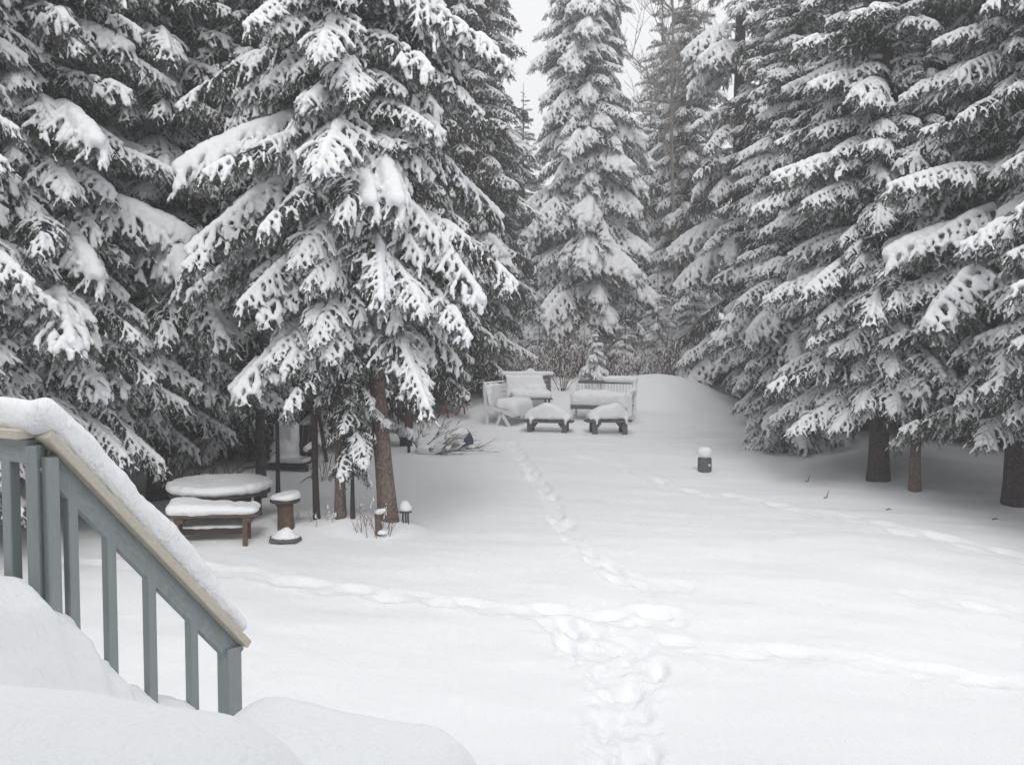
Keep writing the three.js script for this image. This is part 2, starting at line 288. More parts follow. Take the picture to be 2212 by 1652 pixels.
function makeBough(seed, L, W, load, cover, o = {}) {
  const rnd = rng(seed), rise = o.rise ?? 0.12, droop = o.droop ?? 0.3, lift = o.lift ?? 0.06, cell = o.cell ?? 0.0125, wig = (rnd() - 0.5) * 0.3;
  const A = (t) => V(L * t * (1 - 0.06 * t), L * (rise * t - droop * t * t + lift * t ** 4), L * wig * t * t * (1 - 0.5 * t));
  const segs = [];                                    // [a, b, level, s]
  const N = Math.round(L / 0.1); for (let i = 0; i < N; i++) segs.push([A(i / N), A((i + 1) / N), 0, i / N]);
  const branch = (p0, dir, len, sag, level, s0) => {
    const n = level === 1 ? 4 : 2, P = (s) => p0.clone().addScaledVector(dir, s * len).add(V(0, -sag * len * s * s, 0));
    for (let i = 0; i < n; i++) segs.push([P(i / n), P((i + 1) / n), level, i / n, s0]);
    return P;
  };
  let k = 0;
  for (let x = 0.14 * L; x < L * 0.985; x += 0.05 * (0.75 + 0.5 * rnd()), k++) {
    const t = x / L, p = A(t), tan = A(Math.min(1, t + 0.03)).sub(A(t - 0.03)).normalize(), side = V(0, 0, 1).addScaledVector(tan, -tan.z).normalize().multiplyScalar(k % 2 ? 1 : -1);
    const len = W * Math.min(1, 1.3 * (1 - t) ** 0.75 + 0.1) * (0.25 + 0.75 * sstep(0.02, 0.35, t)) * (0.6 + 0.5 * rnd()), an = (50 + 22 * rnd()) * Math.PI / 180;
    const dir = tan.clone().multiplyScalar(Math.cos(an)).addScaledVector(side, Math.sin(an)).add(V(0, 0.12 - 0.5 * rnd() * rnd(), 0)).normalize(), sag = 0.3 + 0.55 * rnd();
    const P = branch(p, dir, len, sag, 1, t), cr = dir.clone().cross(UPV).normalize();
    let j = 0; for (let s = 0.06; s < len * 0.95; s += 0.05 * (0.8 + 0.5 * rnd()), j++) {
      const f = s / len, td = P(Math.min(1, f + 0.05)).sub(P(f - 0.05)).normalize();
      const d2 = td.multiplyScalar(0.72).addScaledVector(cr, (j % 2 ? 1 : -1) * 0.7).add(V(0, -0.15 - 0.35 * rnd(), 0)).normalize();
      branch(P(f), d2, (0.07 + 0.11 * (1 - f)) * (0.7 + 0.6 * rnd()), 0.35, 2, t);
    }
    const hangs = o.hang ?? 2;                        // twigs that hang below the bough, from the axis and from the side twigs
    for (let i = Math.floor(hangs + rnd()); i > 0; i--) {
      const f = rnd() * 0.9, h = branch(f < 0.3 ? p : P(f), V(tan.x * 0.5 + (rnd() - 0.5) * 0.6, -1, (rnd() - 0.5) * 0.8).normalize(), (0.1 + 0.2 * rnd()) * (1 - 0.4 * t), -0.1, 3, t);
      for (let s = 0.25; s < 1; s += 0.28) branch(h(s), V((rnd() - 0.5) * 1.2 + tan.x * 0.4, -0.6, (rnd() - 0.5) * 1.2).normalize(), 0.06 + 0.06 * rnd(), 0.2, 4, t);
    }
  }
  const pos = [], nor = [], wood = [];
  for (const [a, b, lv] of segs) needles(pos, nor, a, b, rnd, o.len ?? 0.03, o.wide ?? 0.0042, (lv === 0 ? 2 : 1) * (o.step ?? 0.012));
  const foliage = new THREE.BufferGeometry(); foliage.setAttribute('position', new THREE.Float32BufferAttribute(pos, 3)); foliage.setAttribute('normal', new THREE.Float32BufferAttribute(nor, 3));
  const twig = tube(Array.from({ length: 7 }, (_, i) => A(i / 6)), (f) => 0.006 + 0.012 * (L / 2) * (1 - f), 5);
  twig.deleteAttribute('uv');
  const fol = mergeGeometries([foliage, twig.toNonIndexed()]);
  const box3 = new THREE.Box3(); for (const s of segs) box3.expandByPoint(s[0]).expandByPoint(s[1]); box3.expandByScalar(0.24);
  const F = new Field(box3.min.toArray(), box3.max.toArray(), cell, 125), off = rnd() * 50;
  for (const [a, b, lv, s, t] of segs) {
    const patch = noise(a.x * 2.4 + off, a.z * 3.1, off), thick = Math.max(0.3, Math.min(1.6, 0.8 + 1.1 * noise(a.x * 2.6 + off + 9, a.z * 3, off)));
    if (lv < 3 && rnd() > cover + 0.13 + patch * 0.75) continue;
    let r = lv === 0 ? 0.016 + 0.03 * load * thick : lv === 1 ? 0.0095 + 0.016 * load * thick * (1 - 0.6 * s) : lv === 2 ? 0.0068 + 0.005 * load * thick : 0;
    if (lv > 2) { if (rnd() > 0.15 + 0.5 * cover) continue; r = 0.0075 + 0.005 * load * rnd(); }
    const up = V(0, r * 0.8 + 0.006, 0); F.capsule(a.clone().add(up), b.clone().add(up), r, r * (lv === 2 && s > 0.4 ? 0.7 : 0.95));
  }
  const lumps = Math.floor((o.lumps ?? 1) * load * L + rnd());
  for (let i = 0; i < lumps; i++) {                   // drifts heaped along the bough
    const t = 0.3 + 0.55 * rnd(), w = 0.05 + 0.1 * rnd(), p = A(t - w), q = A(Math.min(1, t + w)), r = (0.028 + 0.026 * rnd()) * (0.5 + 0.6 * load), z = (rnd() - 0.5) * W * 0.35;
    p.z += z; q.z += z; p.y += r * 0.6; q.y += r * 0.5; F.capsule(p, q, r, r * 0.8);
  }
  return { fol, snow: F.mesh(0.008, 30), L };
}
const BOUGHS = {
  small: [[11, 0.8, 0.26, 0.6, 0.6], [12, 0.9, 0.28, 0.45, 0.52], [13, 0.85, 0.27, 0.85, 0.7]].map((a) => makeBough(...a, { rise: 0.2, droop: 0.44 })),
  medium: [[21, 1.3, 0.36, 0.6, 0.6], [22, 1.25, 0.38, 0.45, 0.5], [23, 1.4, 0.36, 0.85, 0.7]].map((a) => makeBough(...a, { rise: 0.17, droop: 0.46 })),
  large: [[31, 1.95, 0.44, 0.6, 0.62], [32, 1.9, 0.46, 0.8, 0.68], [33, 2.0, 0.42, 0.45, 0.5]].map((a) => makeBough(...a, { rise: 0.15, droop: 0.44 })),
  heavy: [[41, 1.5, 0.4, 1.1, 0.75], [42, 1.25, 0.38, 1.25, 0.78]].map((a) => makeBough(...a, { rise: 0.15, droop: 0.48, lumps: 1.6 })),
  clump: [[91, 1.05, 0.34, 0.95, 0.85], [92, 0.95, 0.32, 1.15, 0.9]].map((a) => makeBough(...a, { rise: 0.18, droop: 0.5, lumps: 1.5 })),
  shade: [[81, 1.3, 0.42, 0.1, -3], [82, 1.0, 0.36, 0.1, -3]].map((a) => makeBough(...a, { rise: 0.1, droop: 0.3, lumps: 0 })),
  snowy: [[71, 0.6, 0.26, 1.2, 1.0], [72, 0.5, 0.24, 1.5, 1.0]].map((a) => makeBough(...a, { rise: 0.2, droop: 0.5, lumps: 2, cell: 0.013 })),
  dark: [[51, 1.2, 0.38, 0.1, 0.18], [52, 1.1, 0.36, 0.25, 0.3]].map((a) => makeBough(...a, { rise: 0.12, droop: 0.34, lumps: 0 })),
  darkSmall: [[61, 0.8, 0.3, 0.1, 0.2], [62, 0.75, 0.28, 0.3, 0.36]].map((a) => makeBough(...a, { rise: 0.15, droop: 0.36, lumps: 0 })),
};
const tint = new THREE.Color();
function scatter(tree, list, seed, mat) {             // list: [bough, matrix]
  const rnd = rng(seed), by = new Map(); for (const [b, m] of list) (by.get(b) ?? by.set(b, []).get(b)).push(m);
  for (const [b, ms] of by) for (const [name, geo, mt] of [['foliage', b.fol, mat], ['snow', b.snow, M.treeSnow]]) {
    if (!geo.attributes.position.count) continue;
    const im = new THREE.InstancedMesh(geo, mt, ms.length); im.name = name; im.castShadow = im.receiveShadow = true; im.userData.kind = 'stuff';
    ms.forEach((m, i) => { im.setMatrixAt(i, m); if (name === 'foliage') { const k = 0.75 + 0.5 * rnd(), w = rnd() * 0.2; im.setColorAt(i, tint.setRGB(k * (1 + w * 0.4), k, k * (1 - w * 0.3))); } });
    tree.add(im);
  }
}
const EUL = new THREE.Euler(0, 0, 0, 'YZX'), QT = new THREE.Quaternion();
const boughMatrix = (p, az, pitch, s, roll = 0) => { EUL.set(roll, az, pitch, 'YZX'); return new THREE.Matrix4().compose(p, QT.setFromEuler(EUL), V(s, s, s)); };
function spruce(name, label, base, o) {
  const t = thing(name, label, 'tree', base.toArray(), 0, o.group), rnd = rng(o.seed), H = o.H, R = o.R, lean = o.lean ?? [0, 0], cb = o.base ?? 1.5, r0 = o.trunk ?? 0.1;
  const axis = (h) => V(lean[0] * h + (o.bow ?? 0) * Math.sin(h * 0.5), h, lean[1] * h);
  const pts = []; for (let h = -0.3; h < H; h += Math.max(0.15, H / 50)) pts.push(axis(h)); pts.push(axis(H));
  const rad = (h) => Math.max(0.008, r0 * (1 - h / H) ** 0.8 + r0 * 0.28 * Math.exp(-Math.max(0, h) * 3.2));
  const tr = part('trunk', tube(pts, (f, a) => { const h = f * (H + 0.3) - 0.3; return rad(h) * (1 + 0.07 * noise(Math.cos(a) * 1.6, Math.sin(a) * 1.6, h * 2.5 + o.seed)); }, 14), o.bark ?? M.bark, t);
  const stubs = []; const ns = o.stubs ?? 14;
  for (let i = 0; i < ns; i++) {
    const h = 0.35 + rnd() * (cb + 0.6 - 0.35), a = rnd() * 6.283, l = o.twiggy ? 0.2 + 0.7 * rnd() : 0.05 + 0.22 * rnd() ** 2, p = axis(h), d = V(Math.cos(a), -0.15 + 0.4 * (rnd() - 0.5), Math.sin(a));
    stubs.push(tube([p, p.clone().addScaledVector(d, l * 0.5), p.clone().addScaledVector(d, l).add(V(0, -0.25 * l, 0))], [0.012, 0.008, 0.003], 4));
  }
  if (stubs.length) part('dead_twigs', flat(stubs), M.stem, t).userData.kind = 'stuff';
  const list = [], step = o.step ?? 0.31, full = o.profile ?? 1.25;
  const pick = (len, h) => {
    const dk = rnd() < (o.dark ?? 0), hv = rnd() < (o.heavy ?? 0.1);
    const set = h < (o.shaded ?? 0) && rnd() < 0.85 ? BOUGHS.shade : o.only ? BOUGHS[o.only] : dk ? (len < 0.95 ? BOUGHS.darkSmall : BOUGHS.dark) : rnd() < (o.clump ?? 0) ? BOUGHS.clump : len < 1.02 ? BOUGHS.small : hv ? BOUGHS.heavy : len < 1.62 ? BOUGHS.medium : BOUGHS.large;
    return set[Math.floor(rnd() * set.length)];
  };
  for (let h = cb, w = 0; h < H - 0.15; w++) {
    const f = (h - cb) / (H - cb), Rh = R * Math.max(0.06, 1 - f ** full) * (f < 0.12 ? 0.75 + 2 * f : 1), n = Math.max(3, Math.round((o.n ?? 8) * (0.55 + 0.45 * Math.min(1, Rh / 1.4)))), a0 = rnd() * 6.283;
    for (let i = 0; i < n; i++) {
      if (rnd() < (o.gap ?? 0.05)) continue;
      const len = Rh * (rnd() < 0.12 ? 1.08 + 0.22 * rnd() : 0.62 + 0.5 * rnd()), b = pick(len), hh = h + (rnd() - 0.5) * step * 0.9, az = a0 + (i + (rnd() - 0.5) * 0.8) / n * 6.283;
      const pitch = lerp(o.low ?? -0.22, o.high ?? 0.3, f) + (rnd() - 0.5) * 0.28;
      list.push([b, boughMatrix(axis(hh), az, pitch, len / b.L, (rnd() - 0.5) * 0.55)]);
    }
    const m = Math.round((o.inner ?? 3) * Math.min(1, Rh));
    for (let i = 0; i < m; i++) { const len = Rh * (0.35 + 0.3 * rnd()), b = BOUGHS[h < (o.shaded ?? 0) ? 'shade' : rnd() < 0.6 ? 'dark' : len < 0.8 ? 'small' : 'medium'][Math.floor(rnd() * 2)]; list.push([b, boughMatrix(axis(h + rnd() * step), rnd() * 6.283, -0.1 + 0.3 * rnd(), len / b.L)]); }
    h += step * (0.85 + 0.3 * rnd()) * (h > 11 ? 1.6 : 1) * (f > 0.7 ? 0.8 : 1);
  }
  scatter(t, list, o.seed + 5, o.needle ?? M.needle);
  for (const [h, az, len, kind, pitch = -0.15] of o.hero ?? []) {   // the boughs that stand out with their own load
    const set = BOUGHS[kind], b = set[Math.floor(rnd() * set.length)], g = part('bough', b.fol, o.needle ?? M.needle, t);
    g.applyMatrix4(boughMatrix(axis(h), az, pitch, len / b.L)); part('snow_load', b.snow, M.treeSnow, g);
  }
  return t;
}
// ---------------------------------------------------------------- the trees
const G = (qx, D) => onGround(qx, D);
// left grove
spruce('spruce_tree', 'large snow laden spruce with a reddish leaning trunk right of the stool', hit(838, 1118), { seed: 1, H: 13, R: 2.1, base: 2.75, trunk: 0.108, lean: [-0.075, 0.0], low: -0.3, high: 0.15, step: 0.3, n: 10, heavy: 0.12, stubs: 26, hero: [[6.5, -0.2, 2.4, 'large', -0.25], [5.9, 3.3, 2.3, 'large', -0.2], [4.8, 3.55, 2.2, 'heavy', -0.05], [4.4, -1.3, 1.6, 'heavy', -0.2], [4.0, -0.4, 2.2, 'heavy', -0.4], [3.4, 4.0, 1.8, 'heavy', -0.3], [3.1, 4.4, 1.7, 'large', -0.35], [2.8, 3.8, 2.1, 'heavy', -0.35], [2.5, 4.1, 1.8, 'large', -0.42], [2.6, 3.4, 2.0, 'medium', -0.3], [3.9, -0.9, 1.5, 'medium', -0.35]] });
spruce('spruce_tree', 'slim spruce with a straight reddish trunk between the thin trunk and the leaning spruce', hit(735, 1116), { seed: 2, H: 9, R: 1.25, base: 2.3, trunk: 0.062, low: -0.3, stubs: 20 });
spruce('spruce_tree', 'thin bare stemmed spruce just right of the stool', hit(684, 1120), { seed: 3, H: 6.5, R: 0.75, base: 2.6, trunk: 0.038, lean: [-0.02, 0], stubs: 26, bark: M.barkDark });
spruce('spruce_tree', 'very thin dark stemmed spruce left of the snow buried seat behind the stool', G(597, 13.0), { seed: 18, H: 6, R: 0.7, base: 2.6, shaded: 3, trunk: 0.03, stubs: 22, bark: M.barkDark });
spruce('spruce_sapling', 'spruce sapling with dark hanging twigs between the two reddish trunks', hit(762, 1118), { seed: 4, H: 3.4, R: 0.62, base: 0.75, trunk: 0.025, dark: 0.85, low: -0.6, high: -0.1, step: 0.2, n: 6, stubs: 6, bark: M.barkDark });
spruce('spruce_tree', 'snow laden spruce directly behind the round table with boughs above it', G(335, 13.4), { seed: 5, H: 15, R: 2.5, base: 1.8, shaded: 2.3, trunk: 0.13, heavy: 0.16, bark: M.barkDark, n: 10 });
spruce('spruce_tree', 'snow laden spruce behind the corner post of the railing', G(80, 11.6), { seed: 6, H: 14, R: 2.2, base: 1.35, trunk: 0.13, heavy: 0.16, bark: M.barkDark, n: 10 });
spruce('spruce_tree', 'spruce cut by the left edge of the photo with low boughs over the deck rail', G(-260, 10), { seed: 7, H: 14, R: 2.3, base: 1.2, trunk: 0.14, heavy: 0.12, bark: M.barkDark, n: 10 });
spruce('spruce_tree', 'dark trunked spruce behind the right rim of the round table', G(560, 13.6), { seed: 8, H: 12, R: 1.5, base: 2.6, shaded: 3.2, trunk: 0.07, bark: M.barkDark, heavy: 0.15, stubs: 30, twiggy: true });
const LEFT = ["dark back row spruce of the left grove, behind the round table's left half", 'dark back row spruce of the left grove, above the middle baluster of the railing', 'dark back row spruce of the left grove, at the far left behind the corner post', 'dark back row spruce of the left grove, at the left edge of the photo', 'dark back row spruce of the left grove, right behind the slim reddish trunk', 'dark back row spruce of the left grove, deepest behind the round table', 'dark back row spruce of the left grove, deepest behind the stool', 'dark back row spruce of the left grove, deepest behind the stair railing'];
for (const [qx, D, H, R, seed, dark] of [[480, 16.8, 16, 2.1, 9, 0.5], [210, 17, 16, 2.3, 10, 0.4], [30, 15.5, 16, 2.3, 11, 0.4], [-160, 14.5, 15, 2.3, 12, 0.4], [680, 18.2, 17, 2.1, 13, 0.4], [360, 20, 17, 2.3, 14, 0.6], [560, 21, 18, 2.3, 15, 0.6], [120, 20.5, 17, 2.4, 16, 0.6]])
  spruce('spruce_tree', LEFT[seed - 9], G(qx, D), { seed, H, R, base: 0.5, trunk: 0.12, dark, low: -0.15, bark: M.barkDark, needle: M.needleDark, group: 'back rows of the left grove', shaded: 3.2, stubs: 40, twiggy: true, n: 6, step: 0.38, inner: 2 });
spruce('spruce_tree', 'snow laden spruce between the railing post tree and the one behind the round table', G(215, 13.2), { seed: 17, H: 14, R: 2.2, base: 1.3, shaded: 1.9, trunk: 0.12, heavy: 0.14, bark: M.barkDark, n: 10 });
for (const [qx, D, H, seed] of [[1070, 27.5, 2.6, 51], [1165, 28, 1.8, 52], [1350, 27.6, 2.0, 53], [1420, 28.5, 3.0, 54], [1500, 27.5, 3.4, 55]])
  spruce('spruce_sapling', 'young snowy spruce in the thicket, ' + ['leftmost, behind the white bench', 'second from left, behind the wide bench', 'just right of the little bright sapling', 'above the big snow heap, second from right', 'rightmost, beside the right grove'][seed - 51], G(qx, D), { seed, H, R: H * 0.34, base: 0.15, trunk: 0.03, clump: 0.7, heavy: 0, step: 0.22, n: 7, inner: 1, low: -0.3, high: 0.4, stubs: 0, profile: 1, bark: M.barkDark, group: 'young spruces in the thicket' });
// middle
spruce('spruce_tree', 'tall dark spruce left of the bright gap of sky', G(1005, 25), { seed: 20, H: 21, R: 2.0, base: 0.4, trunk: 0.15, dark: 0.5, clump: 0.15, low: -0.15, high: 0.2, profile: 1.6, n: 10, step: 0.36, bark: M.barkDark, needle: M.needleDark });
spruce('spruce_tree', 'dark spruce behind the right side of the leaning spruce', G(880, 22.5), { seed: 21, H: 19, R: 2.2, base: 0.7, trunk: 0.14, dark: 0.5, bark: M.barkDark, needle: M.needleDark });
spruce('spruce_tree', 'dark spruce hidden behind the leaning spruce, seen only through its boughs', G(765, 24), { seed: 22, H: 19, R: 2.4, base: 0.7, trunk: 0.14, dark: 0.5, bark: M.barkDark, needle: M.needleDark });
spruce('spruce_tree', 'tall narrow snow covered spruce standing alone behind the garden benches', G(1265, 29), { seed: 23, H: 27, R: 2.05, base: 0.3, trunk: 0.19, heavy: 0.12, profile: 1.3, low: -0.25, high: 0.1, n: 10, step: 0.32, bark: M.barkDark, gap: 0.1, inner: 2, heavy: 0.1, clump: 0.6 });
spruce('spruce_tree', 'tall sparse spruce with its dark trunk showing against the sky right of the bare aspen', G(1590, 25.5), { seed: 24, H: 23, R: 2.4, base: 0.5, trunk: 0.2, dark: 0.15, clump: 0.4, profile: 1.1, low: -0.25, high: 0.05, n: 5, step: 0.5, gap: 0.3, inner: 0, bark: M.barkDark, needle: M.needleDark });
spruce('spruce_tree', 'slender spruce behind the bare aspen, its top against the sky', G(1480, 31), { seed: 25, H: 17, R: 1.9, base: 0.3, trunk: 0.12, dark: 0.2, clump: 0.4, step: 0.36, bark: M.barkDark, needle: M.needleDark });
spruce('spruce_tree', 'small pointed spruce far behind, right of the tall narrow one', G(1402, 34), { seed: 26, H: 9.8, R: 1.9, base: 0.2, trunk: 0.1, dark: 0.2, clump: 0.4, step: 0.36, bark: M.barkDark });
spruce('spruce_tree', 'far spruce filling the gap between the tall narrow spruce and the slender one', G(1425, 37), { seed: 29, H: 15.5, R: 2.3, base: 0.3, trunk: 0.12, dark: 0.3, clump: 0.3, step: 0.4, bark: M.barkDark, needle: M.needleDark });
spruce('spruce_tree', 'far spruce low behind the left of the tall narrow one', G(1130, 34), { seed: 27, H: 9.5, R: 2.2, base: 0.2, trunk: 0.1, dark: 0.3, clump: 0.4, step: 0.4, bark: M.barkDark });
spruce('spruce_sapling', 'little snow covered spruce sapling behind the slatted bench', G(1285, 24.2), { seed: 28, H: 1.7, R: 0.55, base: 0.1, trunk: 0.025, only: 'snowy', step: 0.15, n: 6, inner: 0, low: -0.3, high: 0.4, stubs: 0, profile: 1, gap: 0 });
// right grove
spruce('spruce_tree', 'snow laden spruce with boughs down to the bank, left end of the right grove', G(1715, 17.8), { seed: 30, H: 12.5, R: 1.4, base: 0.25, trunk: 0.1, heavy: 0.2, profile: 1.35, low: -0.14, n: 10, clump: 0.3, step: 0.28, bark: M.barkDark });
spruce('spruce_tree', 'big spruce with the thick dark trunk right of the snow capped post', hit(1897, 1035), { seed: 31, H: 14, R: 2.05, base: 1.3, trunk: 0.145, heavy: 0.14, low: -0.08, n: 10, bark: M.barkDark });
spruce('spruce_tree', 'slim trunked spruce in front of the thick dark trunk on the right', hit(1976, 1058), { seed: 32, H: 8, R: 1.05, base: 1.6, trunk: 0.075, heavy: 0.1, bark: M.bark });
spruce('spruce_tree', 'big spruce cut by the right edge of the photo with a ragged dark trunk', hit(2192, 1088), { seed: 33, H: 14, R: 2.2, base: 1.3, trunk: 0.145, heavy: 0.14, low: -0.08, n: 10, bark: M.barkDark });
spruce('spruce_tree', 'spruce beyond the right edge of the photo whose boughs reach into view', G(2520, 10.8), { low: -0.08, seed: 34, H: 13, R: 2.2, base: 1.4, trunk: 0.14, heavy: 0.16, bark: M.barkDark, n: 10 });
const RIGHT = ['dark back row spruce of the right grove, left of the thick dark trunk', 'dark back row spruce of the right grove, right above the thick dark trunk', 'dark back row spruce of the right grove, between the slim trunk and the ragged one', 'dark back row spruce of the right grove, just left of the ragged right trunk', 'dark back row spruce of the right grove, right behind the ragged trunk', 'dark back row spruce of the right grove, deepest at the left end', 'dark back row spruce of the right grove, deepest in the middle', 'dark back row spruce of the right grove, deepest at the right end'];
for (const [qx, D, H, R, seed] of [[1790, 21, 17, 2.2, 35], [1960, 19.5, 17, 2.3, 36], [2110, 18, 16, 2.3, 37], [2270, 17, 16, 2.3, 38], [2420, 15.5, 15, 2.3, 39], [1690, 24, 17, 2.2, 40], [2000, 24, 18, 2.4, 41], [2200, 22.5, 18, 2.4, 42]])
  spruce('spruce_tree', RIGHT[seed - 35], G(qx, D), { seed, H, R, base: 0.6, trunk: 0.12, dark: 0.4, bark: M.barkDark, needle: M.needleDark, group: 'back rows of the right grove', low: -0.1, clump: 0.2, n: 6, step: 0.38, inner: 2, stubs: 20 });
// ---------------------------------------------------------------- brush and bare wood
function twigTree(seed, H, n, spread, snowy, thick = 0.011) {      // bare stems from one foot, forking, with bits of snow caught in them
  const rnd = rng(seed), wood = [], bits = [];
  const grow = (p, d, L, r, lv) => {
    const pts = [p.clone()], q = p.clone(), dir = d.clone();
    for (let i = 0; i < 4; i++) { dir.add(V((rnd() - 0.5) * 0.3, 0.06 * (lv ? 1 : 0.3), (rnd() - 0.5) * 0.3)).normalize(); q.addScaledVector(dir, L / 4); pts.push(q.clone()); }
    wood.push(tube(pts, [r, r * 0.88, r * 0.75, r * 0.6, r * 0.4], lv ? 3 : 5));
    if (snowy > 0) for (let i = 1; i < 5; i++) if (rnd() < snowy) { const s = (0.008 + 0.022 * rnd()) * Math.min(1, 0.25 + H * 0.4), g = new THREE.IcosahedronGeometry(s, 1); g.scale(0.8, 1.2 + 1.8 * rnd(), 0.8); g.translate(pts[i].x, pts[i].y + s * 0.5, pts[i].z); bits.push(g); }
    if (lv < 2) for (let i = 0; i < (lv ? 2 : 4); i++) { const k = 1 + Math.floor(rnd() * 4), b = dir.clone().add(V((rnd() - 0.5) * 1.6, 0.1 + rnd() * 0.4, (rnd() - 0.5) * 1.6)).normalize(); grow(pts[Math.min(4, k)], b, L * (0.4 + 0.3 * rnd()), r * 0.55, lv + 1); }
  };
  for (let i = 0; i < n; i++) { const a = rnd() * 6.283, l = spread * (0.2 + 0.8 * rnd()); grow(V(Math.cos(a) * 0.25 * rnd(), -0.05, Math.sin(a) * 0.25 * rnd()), V(Math.cos(a) * l, 1, Math.sin(a) * l).normalize(), H * (0.4 + 0.3 * rnd()), thick, 0); }
  return { wood: flat(wood), snow: bits.length ? flat(bits) : null };
}
{
  const kinds = [101, 102, 103, 104].map((s) => twigTree(s, 2.0, 16, 0.5, 0.2, 0.011)), rnd = rng(55);
  const spots = [];
  for (let i = 0; i < 34; i++) spots.push([1035 + 530 * (i + 0.5 * rnd()) / 34, 26.6 + 3.2 * rnd(), 0.38 + 0.42 * rnd()]);
  for (const [qx, D, s] of [[1085, 25.6, 0.5], [1150, 25.5, 0.55], [1215, 25.4, 0.5], [1360, 25.9, 0.55], [1440, 26.5, 0.6], [1040, 24.6, 0.55]]) spots.push([qx, D, s]);
  spots.forEach(([qx, D, s], i) => {
    const k = kinds[i % 4], p = onGround(qx, D), t = thing('bare_shrub', 'brown bare stemmed shrub with bits of snow in the thicket behind the benches', 'shrub', p.toArray(), rnd() * 6.28, 'thicket of bare shrubs behind the benches');
    t.scale.set(s * (1.1 + 0.3 * rnd()), s, s * 1.2); part('stem', k.wood, M.stem, t); part('snow', k.snow, M.treeSnow, t).userData.kind = 'stuff';
  });
}
function bareTree(label, base, H, r, seed, lean) {
  const t = thing('bare_tree', label, 'tree', base.toArray()), rnd = rng(seed), br = [];
  const grow = (p, d, L, r, lv) => {
    const pts = [p.clone()], q = p.clone(), dir = d.clone(), n = lv ? 5 : 12;
    for (let i = 0; i < n; i++) { dir.add(V((rnd() - 0.5) * (lv ? 0.5 : 0.08), lv ? 0.12 : 0.05, (rnd() - 0.5) * (lv ? 0.5 : 0.08))).normalize(); q.addScaledVector(dir, L / n); pts.push(q.clone()); }
    const g = tube(pts, (f) => Math.max(0.006, r * (1 - 0.8 * f)), lv ? 4 : 8); if (lv) br.push(g); else part('trunk', g, M.aspen, t);
    const m = lv === 0 ? 26 : lv === 1 ? 7 : lv === 2 ? 4 : 0;
    for (let i = 0; i < m; i++) { const k = Math.floor((lv ? 0.2 + 0.8 * rnd() : 0.3 + 0.68 * rnd()) * n), a = rnd() * 6.283; grow(pts[k], V(Math.cos(a), lv ? 0.5 * rnd() : 0.1 + 0.5 * rnd(), Math.sin(a)).add(dir.clone().multiplyScalar(lv ? 0.9 : 0.15)).normalize(), lv === 0 ? 1.8 + 1.6 * rnd() : L * (0.35 + 0.25 * rnd()), Math.max(0.007, lv ? r * 0.5 : 0.03), lv + 1); }
  };
  grow(V(0, -0.3, 0), V(lean, 1, 0).normalize(), H, r, 0); part('branch', flat(br), M.aspen, t).userData.kind = 'stuff';
}
bareTree('bare aspen with fine curved branches against the sky beside the sparse spruce', onGround(1462, 30), 17, 0.075, 201, 0.0);
